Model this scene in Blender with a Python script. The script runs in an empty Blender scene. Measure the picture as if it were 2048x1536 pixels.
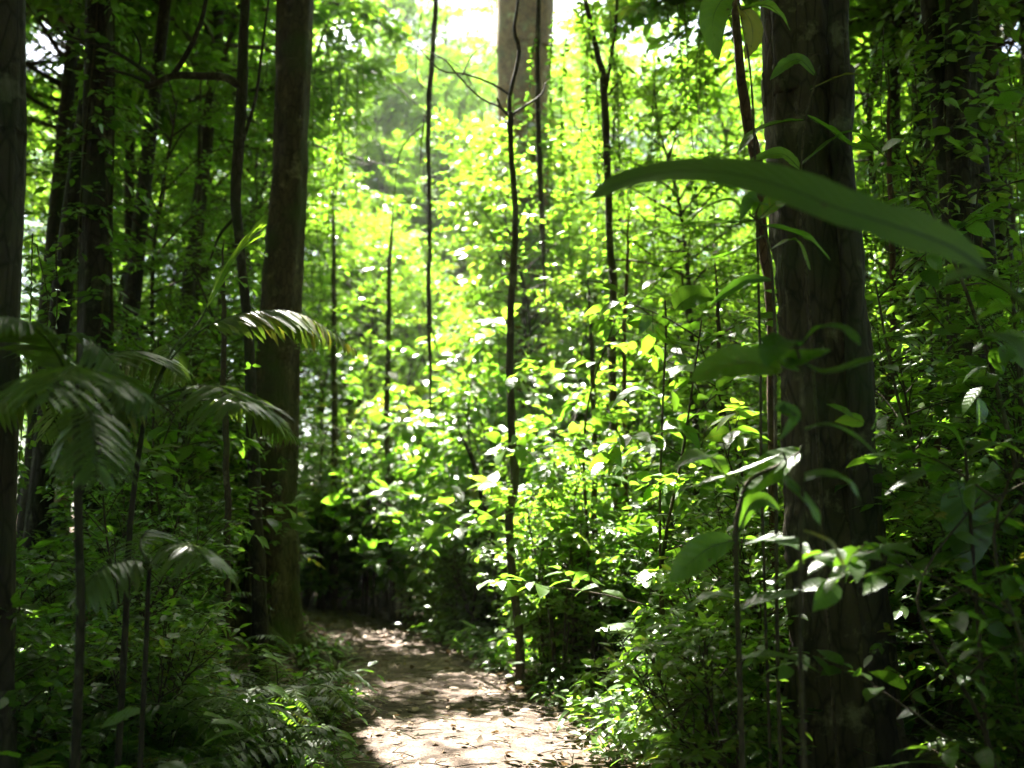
import bpy, math, numpy as np
from mathutils import Vector

SC = bpy.context.scene
COL = SC.collection
R = math.radians

# ------------------------------------------------------------------ camera, sky, sun, exposure
PITCH, CAM_Z, FPX = 9.0, 1.40, 1967.0
cam = bpy.data.cameras.new('camera')
cam_o = bpy.data.objects.new('camera', cam)
COL.objects.link(cam_o)
cam_o.location = (0, 0, CAM_Z)
cam_o.rotation_euler = (R(90 + PITCH), 0, 0)
cam.sensor_width = 36.0
cam.lens = 36.0 * FPX / 2048.0
cam.clip_start, cam.clip_end = 0.05, 3000.0
cam.dof.use_dof = True
cam.dof.focus_distance = 6.2
cam.dof.aperture_fstop = 1.15
SC.camera = cam_o

SUN_EL = R(61.0)
SUN_AZ = math.atan2(-0.34, 1.0)                 # clockwise from +Y
SUN = np.array([math.sin(SUN_AZ) * math.cos(SUN_EL), math.cos(SUN_AZ) * math.cos(SUN_EL), math.sin(SUN_EL)])
world = bpy.data.worlds.new('World')
SC.world = world
world.use_nodes = True
nt = world.node_tree
sky = nt.nodes.new('ShaderNodeTexSky')
sky.sky_type = 'NISHITA'
sky.sun_disc = False
sky.sun_elevation = SUN_EL
sky.sun_rotation = SUN_AZ
sky.dust_density = 4.0
bg = nt.nodes['Background']
bg.inputs['Strength'].default_value = 0.05
nt.links.new(sky.outputs['Color'], bg.inputs['Color'])
sl = bpy.data.lights.new('sun', 'SUN')
sl.energy = 5.0
sl.angle = R(0.5)
sl.color = (1.0, 0.95, 0.86)
so = bpy.data.objects.new('sun', sl)
COL.objects.link(so)
so.rotation_euler = Vector(SUN).to_track_quat('Z', 'Y').to_euler()

SC.view_settings.view_transform = 'Standard'
SC.view_settings.look = 'None'
SC.view_settings.exposure = 3.7
SC.view_settings.gamma = 1.0
cy = SC.cycles
cy.max_bounces = 7
cy.diffuse_bounces = 2
cy.glossy_bounces = 2
cy.transmission_bounces = 5
cy.transparent_max_bounces = 4
cy.sample_clamp_indirect = 6.0
cy.caustics_reflective = False
cy.caustics_refractive = False
cy.use_denoising = True
cy.use_adaptive_sampling = True
cy.adaptive_threshold = 0.02
SC.render.film_transparent = False

# ------------------------------------------------------------------ projection helpers
_p = R(PITCH)
_F = np.array([0, math.cos(_p), math.sin(_p)])
_U = np.array([0, -math.sin(_p), math.cos(_p)])
_X = np.array([1.0, 0, 0])
EYE = np.array([0, 0, CAM_Z])


def at(px, py, Y):
    d = _F + _X * ((px - 1024.0) / FPX) + _U * ((768.0 - py) / FPX)
    return EYE + d * (Y / d[1])


def proj(P):
    v = np.asarray(P, float) - EYE
    z = v @ _F
    return 1024 + FPX * (v @ _X) / z, 768 - FPX * (v @ _U) / z, z


def pxm(Y):
    """metres per picture pixel at depth Y"""
    return Y / FPX


def smooth(a, b, x):
    t = np.clip((x - a) / (b - a), 0, 1)
    return t * t * (3 - 2 * t)


PATH_Y = np.array([-30, -8, 0, 6, 8, 10, 12, 14.5, 17, 20, 24, 30.0])
PATH_X = np.array([0, 0, -.1, -.22, -.40, -.80, -1.25, -2.0, -2.85, -3.55, -4.1, -4.6])


def path_x(y):
    return np.interp(y, PATH_Y, PATH_X)


def gh(x, y):
    """height of the forest floor"""
    x = np.asarray(x, float)
    y = np.asarray(y, float)
    d = np.abs(x - path_x(y))
    off = smooth(1.0, 2.6, d)
    h = 0.10 * off * (1 + .6 * np.sin(x * 1.3 + 1.1 * np.sin(y * .7)) * np.cos(y * .9 + .5))
    h += .9 * smooth(-4.2, -7.5, x) * smooth(8, 14, y)
    h += .35 * smooth(-1.9, -3.4, x) * smooth(4.5, 8.5, y) * (1 - smooth(9, 16, y) * .6)
    h += .28 * smooth(1.4, 3.2, x) * smooth(3, 6, y)
    h += 1.8 * smooth(22, 60, np.hypot(x, y)) * off
    return h


# ------------------------------------------------------------------ mesh building
def nrm(v):
    v = np.asarray(v, float)
    return v / np.maximum(np.linalg.norm(v, axis=-1, keepdims=True), 1e-9)


class MB:
    """collects vertices and faces, links them as one mesh object"""

    def __init__(self):
        self.v, self.f, self.t, self.n = [], [], [], 0
        self.uv = []

    def add(self, v, faces, tone=0.5, uv=None):
        v = np.asarray(v, float).reshape(-1, 3)
        self.v.append(v)
        self.t.append(np.broadcast_to(np.asarray(tone, float), (len(v),)) if np.ndim(tone) == 0 else np.asarray(tone, float))
        self.uv.append(np.ones((len(v), 2)) if uv is None else uv)
        for f in faces:
            if len(f):
                self.f.append(np.asarray(f, int) + self.n)
        self.n += len(v)

    def mesh(self, name, mat, smooth_=True):
        v = np.concatenate(self.v)
        me = bpy.data.meshes.new(name)
        me.vertices.add(len(v))
        me.vertices.foreach_set('co', v.astype(np.float32).ravel())
        loops = np.concatenate([f.ravel() for f in self.f])
        sizes = np.concatenate([np.full(len(f), f.shape[1]) for f in self.f])
        starts = np.concatenate([[0], np.cumsum(sizes)[:-1]])
        me.loops.add(len(loops))
        me.loops.foreach_set('vertex_index', loops.astype(np.int32))
        me.polygons.add(len(sizes))
        me.polygons.foreach_set('loop_start', starts.astype(np.int32))
        me.polygons.foreach_set('use_smooth', np.full(len(sizes), smooth_))
        a = me.attributes.new('tone', 'FLOAT', 'POINT')
        a.data.foreach_set('value', np.concatenate(self.t).astype(np.float32))
        uv = np.concatenate(self.uv)
        for k, nm in enumerate(('along', 'across')):
            a = me.attributes.new(nm, 'FLOAT', 'POINT')
            a.data.foreach_set('value', uv[:, k].astype(np.float32))
        me.update(calc_edges=True)
        me.materials.append(mat)
        return me

    def obj(self, name, mat, parent=None, smooth_=True):
        o = bpy.data.objects.new(name, self.mesh(name, mat, smooth_))
        COL.objects.link(o)
        o.parent = parent
        return o


def tube(mb, pts, rad, sides=8, cap=True, flute=None, tone=0.5, rough=0.0, rng=None):
    """swept tube along pts; flute(theta, s) gives a radius factor"""
    pts = np.asarray(pts, float)
    rad = np.broadcast_to(np.asarray(rad, float), (len(pts),))
    tan = nrm(np.gradient(pts, axis=0))
    ref = np.where(np.abs(tan[:, 2:3]) > .9, np.array([[0., 1., 0.]]), np.array([[0., 0., 1.]]))
    if np.abs(tan[:, 2]).mean() > .5:
        ref = np.tile([[0., 1., 0.]], (len(pts), 1))
    a = nrm(np.cross(tan, ref))
    b = np.cross(a, tan)
    th = np.linspace(0, 2 * math.pi, sides, endpoint=False)
    rr = rad[:, None] * np.ones((1, sides))
    if flute is not None:
        rr = rr * flute(th[None, :], np.linspace(0, 1, len(pts))[:, None])
    if rough and rng is not None:
        rr = rr * (1 + rough * rng.standard_normal(rr.shape))
    V = pts[:, None, :] + rr[..., None] * (np.cos(th)[None, :, None] * a[:, None, :] + np.sin(th)[None, :, None] * b[:, None, :])
    n, s = len(pts), sides
    i = np.arange(n - 1)[:, None] * s
    j = np.arange(s)[None, :]
    q = np.stack([i + j, i + (j + 1) % s, i + s + (j + 1) % s, i + s + j], -1).reshape(-1, 4)
    fs = [q]
    if cap:
        fs += [np.arange(s)[None, ::-1], (np.arange(s) + (n - 1) * s)[None, :]]
    mb.add(V.reshape(-1, 3), fs, tone)


def curve(pts, n):
    """smooth curve (Catmull-Rom) through pts, n samples"""
    P = np.asarray(pts, float)
    if len(P) == 2:
        return P[0] + (P[1] - P[0]) * np.linspace(0, 1, n)[:, None]
    P = np.vstack([2 * P[0] - P[1], P, 2 * P[-1] - P[-2]])
    m = len(P) - 3
    t = np.linspace(0, m - 1e-6, n)
    k = t.astype(int)
    u = (t - k)[:, None]
    a, b, c, d = P[k], P[k + 1], P[k + 2], P[k + 3]
    return .5 * (2 * b + (c - a) * u + (2 * a - 5 * b + 4 * c - d) * u ** 2 + (3 * b - a - 3 * c + d) * u ** 3)


def sticks(mb, A, B, ra, rb, sag=0.0):
    """many thin three-sided twigs at once"""
    A, B = np.asarray(A, float), np.asarray(B, float)
    n = len(A)
    if not n:
        return
    M = (A + B) / 2 + np.array([0, 0, 1.0]) * np.reshape(sag, (-1, 1))
    d = nrm(B - A)
    ref = np.where(np.abs(d[:, 2:3]) > .8, np.array([[1., 0, 0]]), np.array([[0, 0, 1.]]))
    a = nrm(np.cross(d, ref))
    b = np.cross(a, d)
    ra = np.broadcast_to(ra, (n,))
    rb = np.broadcast_to(rb, (n,))
    V = []
    for P, r in ((A, ra), (M, (ra + rb) / 2), (B, rb)):
        for k in range(3):
            c, s = math.cos(k * 2.094), math.sin(k * 2.094)
            V.append(P + r[:, None] * (c * a + s * b))
    V = np.stack(V, 1)
    o = np.arange(n)[:, None] * 9
    fs = []
    for lev in (0, 3):
        for k in range(3):
            fs.append(o + np.array([[lev + k, lev + (k + 1) % 3, lev + 3 + (k + 1) % 3, lev + 3 + k]]))
    mb.add(V.reshape(-1, 3), [np.concatenate(fs)])


# leaf templates: (along, across, lift), faces
T_S = (np.array([(0, 0, 0), (.28, .42, .1), (.28, -.42, .1), (.68, .36, .06), (.68, -.36, .06), (1, 0, -.04)]),
       [np.array([(0, 1, 3, 5), (0, 5, 4, 2)])])


def _mk(us, ws, fold=.16, wav=0.0):
    v, f3, f4 = [(0, 0, 0)], [], []
    for i, (u, w) in enumerate(zip(us[1:-1], ws[1:-1])):
        lift = wav * (1 if i % 2 else -1)
        v += [(u, w, fold * w + lift), (u, 0, 0), (u, -w, fold * w - lift)]
    v.append((us[-1], 0, 0))
    n = len(us) - 2
    f3 += [(0, 1, 2), (0, 2, 3)]
    for i in range(n - 1):
        a = 1 + 3 * i
        f4 += [(a, a + 3, a + 4, a + 1), (a + 1, a + 4, a + 5, a + 2)]
    a, t = 1 + 3 * (n - 1), 1 + 3 * n
    f3 += [(a, t, a + 1), (a + 1, t, a + 2)]
    return np.array(v, float), [np.array(f3), np.array(f4)]


T_M = _mk([0, .16, .42, .7, .9, 1], [0, .34, .5, .36, .13, 0])
T_B = _mk([0, .1, .28, .5, .72, .88, 1], [0, .33, .5, .5, .34, .14, 0], .18, .02)      # broad
T_P = _mk([0, .08, .3, .55, .8, 1], [0, .36, .5, .46, .28, 0], .35)                    # palm leaflet


def leaves(mb, pos, d, up, L, W, T=T_M, droop=0.25, rng=None, tone=None):
    pos, d, up = np.asarray(pos, float), nrm(d), np.asarray(up, float)
    n = len(pos)
    if not n:
        return
    side = nrm(np.cross(d, up))
    up = np.cross(side, d)
    L = np.broadcast_to(L, (n,))[:, None, None]
    W = np.broadcast_to(W, (n,))[:, None, None]
    dr = np.broadcast_to(droop, (n,))[:, None]
    tv, tf = T
    u, v, w = tv[None, :, 0], tv[None, :, 1], tv[None, :, 2]
    k = dr * 1.6
    ang = k * u                                         # bend the blade along an arc
    along = np.where(np.abs(k) > 1e-3, np.sin(ang) / np.where(np.abs(k) > 1e-3, k, 1), u)
    drop = np.where(np.abs(k) > 1e-3, (1 - np.cos(ang)) / np.where(np.abs(k) > 1e-3, k, 1), 0)
    V = pos[:, None, :] + L * along[..., None] * d[:, None, :] + W * v[..., None] * side[:, None, :] \
        + (W * w[..., None] - L * drop[..., None]) * up[:, None, :]
    m = len(tv)
    o = np.arange(n)[:, None, None] * m
    fs = [(o + f[None]).reshape(-1, f.shape[1]) for f in tf]
    if tone is None:
        tone = rng.random(n)
    mb.add(V.reshape(-1, 3), fs, np.repeat(tone, m), np.tile(tv[:, :2] * [1, 2], (n, 1)))


def rand_dirs(rng, n, zlo=-.2, zhi=.6):
    a = rng.random(n) * 2 * math.pi
    z = rng.uniform(zlo, zhi, n)
    r = np.sqrt(1 - z ** 2)
    return np.stack([r * np.cos(a), r * np.sin(a), z], 1)


def spray(bark, fol, rng, S, D, T, m, L, W, tmpl, keep=None, r=.004, flat=.45, droop=.25, sag=.18):
    """twigs S + D*T, each with m alternate leaves; keep(points) -> mask drops leaves"""
    n = len(S)
    D = nrm(D)
    T = np.broadcast_to(T, (n,))
    E = S + D * T[:, None]
    E[:, 2] -= sag * T
    side = nrm(np.cross(D, np.array([0, 0, 1.0])))
    P, LD, UP = [], [], []
    tw = rng.random(n)
    tones = []
    for i in range(m):
        s = (i + .6) / m
        q = S + (E - S) * s
        q[:, 2] += sag * T * s * (1 - s)
        sg = 1 if i % 2 else -1
        ld = D * (.45 + .4 * s) + side * sg * (1.0 - .35 * s) + rng.normal(0, .22, (n, 3))
        if i == m - 1:
            ld = D + rng.normal(0, .2, (n, 3))
        ld[:, 2] -= .22
        P.append(q)
        LD.append(ld)
        UP.append(np.array([0, 0, 1.0]) + rng.normal(0, flat, (n, 3)))
        tones.append(np.clip(.6 * tw + .4 * rng.random(n), 0, 1))
    P, LD, UP, tones = map(np.concatenate, (P, LD, UP, tones))
    k = np.ones(len(P), bool) if keep is None else keep(P)
    N = int(k.sum())
    sc = rng.uniform(.65, 1.2, N)
    leaves(fol, P[k], LD[k], UP[k], L * sc, W * sc, tmpl, rng.normal(droop, .12, N), rng, tones[k])
    if keep is None:
        sticks(bark, S, E, r, r * .5, sag * T * .25)
    else:
        kk = keep(E)
        sticks(bark, S[kk], E[kk], r, r * .5, (sag * T * .25)[kk])


def branching(bark, rng, axis, rads, zlo, zhi, n_limb, reach, n_twig, shape, r_limb=.03, up=(.0, .5), wob=.12):
    """limbs off an axis polyline, secondary limbs off them; returns twig starts and directions"""
    S, D = [], []
    ax = np.asarray(axis, float)
    for i in range(n_limb):
        t = (i + rng.random()) / n_limb
        z = zlo + (zhi - zlo) * t
        p = np.array([np.interp(z, ax[:, 2], ax[:, k]) for k in range(3)])
        a = i * 2.4 + rng.normal(0, .5)
        e = rng.uniform(*up) + .5 * t
        ln = reach * shape(t) * rng.uniform(.7, 1.15)
        d = np.array([math.cos(a) * math.cos(e), math.sin(a) * math.cos(e), math.sin(e)])
        q = p + d * ln
        mid = p + d * ln * .5 + rng.normal(0, wob, 3) * ln * .5 + np.array([0, 0, .06 * ln])
        c = curve([p, mid, q + np.array([0, 0, -.05 * ln])], 7)
        rl = r_limb * (.5 + .5 * shape(t))
        tube(bark, c, np.linspace(rl, rl * .25, 7), 5, False)
        if rng.random() < .16:
            continue
        n_here = int(n_twig * rng.uniform(.6, 1.4))
        for j in range(n_here):
            s = .25 + .75 * (j + rng.random()) / n_here
            k = min(5, int(s * 6))
            b = c[k] + (c[k + 1] - c[k]) * (s * 6 - k)
            dd = nrm(c[k + 1] - c[k])
            sd = nrm(np.cross(dd, [0, 0, 1.0])) * (1 if j % 2 else -1)
            S.append(b)
            D.append(dd * .7 + sd * rng.uniform(.3, 1.1) + rng.normal(0, .3, 3) + np.array([0, 0, .1]))
    return np.array(S), np.array(D)


# ------------------------------------------------------------------ materials
def mat_new(name):
    m = bpy.data.materials.new(name)
    m.use_nodes = True
    t = m.node_tree
    for n in list(t.nodes):
        t.nodes.remove(n)
    return m, t, t.nodes.new('ShaderNodeOutputMaterial')


def ramp(t, fac, stops):
    r = t.nodes.new('ShaderNodeValToRGB')
    e = r.color_ramp.elements
    while len(e) < len(stops):
        e.new(.5)
    for el, (p, c) in zip(e, stops):
        el.position = p
        el.color = (*c, 1)
    t.links.new(fac, r.inputs['Fac'])
    return r.outputs['Color']


def leaf_mat(name, dark, light, tr_dark, tr_light, rough=.38, tfac=.45, spec=.5, veins=0.0, spots=.0):
    m, t, out = mat_new(name)
    N, Lk = t.nodes, t.links
    at_ = N.new('ShaderNodeAttribute')
    at_.attribute_name = 'tone'
    oi = N.new('ShaderNodeObjectInfo')
    mx = N.new('ShaderNodeMath')
    mx.operation = 'MULTIPLY_ADD'
    mx.inputs[1].default_value = .48
    Lk.new(oi.outputs['Random'], mx.inputs[0])
    m2 = N.new('ShaderNodeMath')
    m2.operation = 'MULTIPLY'
    m2.inputs[1].default_value = .56
    Lk.new(at_.outputs['Fac'], m2.inputs[0])
    Lk.new(m2.outputs[0], mx.inputs[2])
    tc = N.new('ShaderNodeTexCoord')
    nz = N.new('ShaderNodeTexNoise')
    nz.inputs['Scale'].default_value = 40
    Lk.new(tc.outputs['Object'], nz.inputs['Vector'])
    ad = N.new('ShaderNodeMath')
    ad.operation = 'MULTIPLY_ADD'
    ad.inputs[1].default_value = .3
    Lk.new(nz.outputs['Fac'], ad.inputs[0])
    sb = N.new('ShaderNodeMath')
    sb.operation = 'SUBTRACT'
    sb.inputs[1].default_value = .15
    Lk.new(mx.outputs[0], sb.inputs[0])
    Lk.new(sb.outputs[0], ad.inputs[2])
    fac = ad.outputs[0]

    def mth(op, a, b=None, c=None):
        n = N.new('ShaderNodeMath')
        n.operation = op
        for i, q_ in enumerate((a, b, c)):
            if q_ is None:
                continue
            if isinstance(q_, (int, float)):
                n.inputs[i].default_value = q_
            else:
                Lk.new(q_, n.inputs[i])
        return n.outputs[0]
    hgt = None
    if veins:
        al, ac = N.new('ShaderNodeAttribute'), N.new('ShaderNodeAttribute')
        al.attribute_name, ac.attribute_name = 'along', 'across'
        av = mth('ABSOLUTE', ac.outputs['Fac'])
        ph = mth('MULTIPLY', mth('SUBTRACT', al.outputs['Fac'], mth('MULTIPLY', av, .13)), veins)
        side_v = mth('POWER', mth('ABSOLUTE', mth('SINE', ph)), 14.0)
        mid = mth('SUBTRACT', 1.0, mth('MINIMUM', mth('MULTIPLY', av, 14.0), 1.0))
        ve = mth('MAXIMUM', mth('MULTIPLY', side_v, .5), mid)
        fac = mth('ADD', fac, mth('MULTIPLY', ve, .30))
        hgt = mth('MULTIPLY', mth('ABSOLUTE', mth('SINE', ph)), -1.0)
    c1 = ramp(t, fac, [(0, dark), (.88, light), (1, (.15, .13, .03))])
    c2 = ramp(t, fac, [(0, tr_dark), (.88, tr_light), (1, (.48, .45, .04))])
    if spots:
        n2 = N.new('ShaderNodeTexNoise')
        n2.inputs['Scale'].default_value = 26
        n2.inputs['Detail'].default_value = 3
        Lk.new(tc.outputs['Object'], n2.inputs['Vector'])
        sp = ramp(t, n2.outputs['Fac'], [(.70 - spots, (0, 0, 0)), (.76 - spots, (1, 1, 1))])
        outs = []
        for c_, br_ in ((c1, (.07, .045, .02)), (c2, (.10, .07, .02))):
            mxn = N.new('ShaderNodeMix')
            mxn.data_type = 'RGBA'
            Lk.new(sp, mxn.inputs[0])
            Lk.new(c_, mxn.inputs[6])
            mxn.inputs[7].default_value = (*br_, 1)
            outs.append(mxn.outputs[2])
        c1, c2 = outs
    p = N.new('ShaderNodeBsdfPrincipled')
    p.inputs['Roughness'].default_value = rough
    p.inputs['Specular IOR Level'].default_value = spec
    Lk.new(c1, p.inputs['Base Color'])
    if hgt is not None:
        bp = N.new('ShaderNodeBump')
        bp.inputs['Strength'].default_value = .35
        bp.inputs['Distance'].default_value = .004
        Lk.new(hgt, bp.inputs['Height'])
        Lk.new(bp.outputs[0], p.inputs['Normal'])
    rr_ = mth('MULTIPLY_ADD', nz.outputs['Fac'], .35, rough - .16)
    Lk.new(rr_, p.inputs['Roughness'])
    tr = N.new('ShaderNodeBsdfTranslucent')
    Lk.new(c2, tr.inputs['Color'])
    ms = N.new('ShaderNodeMixShader')
    ms.inputs['Fac'].default_value = tfac
    Lk.new(p.outputs[0], ms.inputs[1])
    Lk.new(tr.outputs[0], ms.inputs[2])
    Lk.new(ms.outputs[0], out.inputs['Surface'])
    return m


def bark_mat(name, c0, c1, moss=(.05, .08, .015), moss_amt=.5, scale=9.0, bump=.6):
    m, t, out = mat_new(name)
    N, Lk = t.nodes, t.links
    tc = N.new('ShaderNodeTexCoord')
    mp = N.new('ShaderNodeMapping')
    mp.inputs['Scale'].default_value = (1, 1, .30)
    Lk.new(tc.outputs['Object'], mp.inputs['Vector'])
    n1 = N.new('ShaderNodeTexNoise')
    n1.inputs['Scale'].default_value = scale
    n1.inputs['Detail'].default_value = 8
    n1.inputs['Roughness'].default_value = .65
    Lk.new(mp.outputs[0], n1.inputs['Vector'])
    vo = N.new('ShaderNodeTexVoronoi')
    vo.feature = 'DISTANCE_TO_EDGE'
    vo.inputs['Scale'].default_value = scale * 2.2
    Lk.new(mp.outputs[0], vo.inputs['Vector'])
    n2 = N.new('ShaderNodeTexNoise')
    n2.inputs['Scale'].default_value = 1.7
    n2.inputs['Detail'].default_value = 6
    Lk.new(tc.outputs['Object'], n2.inputs['Vector'])
    col = ramp(t, n1.outputs['Fac'], [(.3, c0), (.7, c1)])
    crk = ramp(t, vo.outputs['Distance'], [(.0, (.25, .25, .25)), (.10, (1, 1, 1))])
    mu = N.new('ShaderNodeMix')
    mu.data_type = 'RGBA'
    mu.blend_type = 'MULTIPLY'
    mu.inputs[0].default_value = .8
    Lk.new(col, mu.inputs[6])
    Lk.new(crk, mu.inputs[7])
    n3 = N.new('ShaderNodeTexNoise')
    n3.inputs['Scale'].default_value = 4.5
    n3.inputs['Detail'].default_value = 7
    n3.inputs['Roughness'].default_value = .7
    Lk.new(tc.outputs['Object'], n3.inputs['Vector'])
    li = N.new('ShaderNodeMix')
    li.data_type = 'RGBA'
    Lk.new(ramp(t, n3.outputs['Fac'], [(.56, (0, 0, 0)), (.66, (.75, .75, .75))]), li.inputs[0])
    Lk.new(mu.outputs[2], li.inputs[6])
    li.inputs[7].default_value = (min(.3, c1[0] * 1.9 + .02), min(.3, c1[1] * 2.1 + .03), min(.24, c1[2] * 2.0 + .02), 1)
    col = li.outputs[2]
    mm = ramp(t, n2.outputs['Fac'], [(.62 - .25 * moss_amt, (0, 0, 0)), (.78 - .2 * moss_amt, (1, 1, 1))])
    mix = N.new('ShaderNodeMix')
    mix.data_type = 'RGBA'
    Lk.new(mm, mix.inputs[0])
    Lk.new(col, mix.inputs[6])
    mix.inputs[7].default_value = (*moss, 1)
    p = N.new('ShaderNodeBsdfPrincipled')
    p.inputs['Roughness'].default_value = .82
    p.inputs['Specular IOR Level'].default_value = .25
    Lk.new(mix.outputs[2], p.inputs['Base Color'])
    hm = N.new('ShaderNodeMath')
    hm.operation = 'MULTIPLY_ADD'
    hm.inputs[1].default_value = .6
    vr = N.new('ShaderNodeMath')
    vr.operation = 'MINIMUM'
    vr.inputs[1].default_value = .25
    Lk.new(vo.outputs['Distance'], vr.inputs[0])
    Lk.new(vr.outputs[0], hm.inputs[0])
    Lk.new(n1.outputs['Fac'], hm.inputs[2])
    bp = N.new('ShaderNodeBump')
    bp.inputs['Strength'].default_value = bump
    bp.inputs['Distance'].default_value = .05
    Lk.new(hm.outputs[0], bp.inputs['Height'])
    Lk.new(bp.outputs[0], p.inputs['Normal'])
    Lk.new(p.outputs[0], out.inputs['Surface'])
    return m


def soil_mat(name, stops, s1=1.3, s2=38.0, bump=.8):
    m, t, out = mat_new(name)
    N, Lk = t.nodes, t.links
    tc = N.new('ShaderNodeTexCoord')
    a = N.new('ShaderNodeTexNoise')
    a.inputs['Scale'].default_value = s1
    a.inputs['Detail'].default_value = 10
    a.inputs['Roughness'].default_value = .7
    Lk.new(tc.outputs['Object'], a.inputs['Vector'])
    b = N.new('ShaderNodeTexNoise')
    b.inputs['Scale'].default_value = s2
    b.inputs['Detail'].default_value = 4
    Lk.new(tc.outputs['Object'], b.inputs['Vector'])
    ad = N.new('ShaderNodeMath')
    ad.operation = 'MULTIPLY_ADD'
    ad.inputs[1].default_value = .45
    Lk.new(b.outputs['Fac'], ad.inputs[0])
    h = N.new('ShaderNodeMath')
    h.operation = 'MULTIPLY'
    h.inputs[1].default_value = .6
    Lk.new(a.outputs['Fac'], h.inputs[0])
    Lk.new(h.outputs[0], ad.inputs[2])
    c = ramp(t, ad.outputs[0], stops)
    p = N.new('ShaderNodeBsdfPrincipled')
    p.inputs['Roughness'].default_value = .9
    p.inputs['Specular IOR Level'].default_value = .2
    Lk.new(c, p.inputs['Base Color'])
    bp = N.new('ShaderNodeBump')
    bp.inputs['Strength'].default_value = bump
    bp.inputs['Distance'].default_value = .04
    Lk.new(ad.outputs[0], bp.inputs['Height'])
    Lk.new(bp.outputs[0], p.inputs['Normal'])
    Lk.new(p.outputs[0], out.inputs['Surface'])
    return m


def plain_mat(name, c, rough=.7):
    m, t, out = mat_new(name)
    p = t.nodes.new('ShaderNodeBsdfPrincipled')
    nz = t.nodes.new('ShaderNodeTexNoise')
    nz.inputs['Scale'].default_value = 14
    col = ramp(t, nz.outputs['Fac'], [(.3, tuple(x * .8 for x in c)), (.7, tuple(min(1, x * 1.15) for x in c))])
    t.links.new(col, p.inputs['Base Color'])
    p.inputs['Roughness'].default_value = rough
    t.links.new(p.outputs[0], out.inputs['Surface'])
    return m


M_CANOPY = leaf_mat('canopy_leaf', (.03, .07, .010), (.07, .12, .018), (.14, .34, .012), (.30, .56, .03), .45, .45)
M_SHRUB = leaf_mat('shrub_leaf', (.024, .062, .010), (.065, .115, .018), (.13, .36, .014), (.30, .57, .035), .31, .43, .75, 22.0, .02)
M_BROAD = leaf_mat('broad_leaf', (.022, .06, .010), (.06, .11, .018), (.12, .35, .014), (.29, .55, .03), .32, .42, .75, 26.0, .03)
M_PALM = leaf_mat('palm_leaf', (.04, .065, .022), (.075, .105, .038), (.13, .28, .02), (.24, .38, .03), .33, .30, .8, .0, .02)
M_FERN = leaf_mat('fern_leaf', (.018, .044, .008), (.05, .085, .015), (.10, .27, .012), (.22, .40, .02), .45, .36)
M_HERO = leaf_mat('strap_leaf', (.04, .075, .016), (.06, .095, .022), (.12, .26, .02), (.2, .34, .03), .40, .26, .45, 75.0, .03)
M_YOUNG = leaf_mat('young_leaf', (.10, .20, .02), (.16, .27, .03), (.3, .55, .02), (.42, .62, .04), .4, .5)
M_LITTER = leaf_mat('dead_leaf', (.06, .04, .022), (.24, .165, .095), (.12, .07, .03), (.22, .14, .05), .6, .12, .3)
M_BARK_MAIN = bark_mat('mossy_bark', (.025, .018, .010), (.10, .072, .036), (.045, .058, .013), .55)
M_BARK_DARK = bark_mat('dark_bark', (.016, .012, .009), (.055, .042, .029), (.022, .032, .011), .45, 7.0, .9)
M_BARK_PALE = bark_mat('pale_bark', (.12, .066, .018), (.25, .14, .04), (.12, .12, .04), .25, 8.0, .5)
M_BARK_FLUTE = bark_mat('fluted_bark', (.02, .015, .010), (.08, .058, .034), (.03, .04, .015), .35, 6.0, 1.0)
M_BARK_RED = bark_mat('reddish_bark', (.05, .025, .014), (.13, .07, .04), (.05, .05, .02), .3, 10.0, .6)
M_TWIG = bark_mat('twig_bark', (.03, .023, .014), (.085, .062, .038), (.05, .06, .018), .4, 22.0, .4)
M_STEM_G = bark_mat('green_stem', (.035, .05, .014), (.08, .10, .03), (.05, .08, .02), .4, 22.0, .3)
M_RIB = plain_mat('leaf_rib', (.016, .026, .008), .5)
M_SOIL = soil_mat('forest_soil', [(.3, (.022, .015, .010)), (.55, (.06, .042, .027)), (.8, (.12, .088, .058))])
M_PATH = soil_mat('path_earth', [(.36, (.018, .012, .009)), (.53, (.082, .058, .043)), (.70, (.27, .205, .165))], 3.4, 60.0, 1.0)
M_SKIN = plain_mat('skin', (.42, .26, .18), .5)
M_SHIRT = plain_mat('pale_shirt', (.62, .60, .66), .8)
M_HAIR = plain_mat('dark_hair', (.018, .013, .01), .5)
M_TROUSER = plain_mat('dark_trousers', (.035, .035, .045), .8)
M_CAMERA = plain_mat('black_plastic', (.02, .02, .022), .4)


# ------------------------------------------------------------------ things
def tag(o, label=None, cat=None, group=None, kind=None):
    if label:
        o['label'] = label
    if cat:
        o['category'] = cat
    if group:
        o['group'] = group
    if kind:
        o['kind'] = kind
    return o


def thing(name, label, cat, loc=(0, 0, 0), group=None, rz=0.0, sc=1.0):
    o = bpy.data.objects.new(name, None)
    COL.objects.link(o)
    o.empty_display_size = .2
    o.location = loc
    o.rotation_euler = (0, 0, rz)
    o.scale = (sc, sc, sc)
    return tag(o, label, cat, group)


def stuff(name, mb, mat, kind='structure', smooth_=True):
    o = mb.obj(name, mat, None, smooth_)
    o['kind'] = kind
    return o


# sunlit openings of the canopy, given where the sunlight through them lands on the ground
def openness(gx, gy):
    o = np.zeros_like(gx)
    wob = .35 * np.sin(gx * 2.1 + gy * 1.3) + .25 * np.sin(gy * 3.1 - gx * 1.7)

    def ell(cx, cy, rx, ry, soft=.18):
        d = np.sqrt(((gx - cx) / rx) ** 2 + ((gy - cy) / ry) ** 2) + wob * .18
        return 1 - smooth(1 - soft, 1 + soft, d)
    for e in GAPS:
        o = np.maximum(o, ell(*e[:4]) * e[4])
    return o


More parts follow.
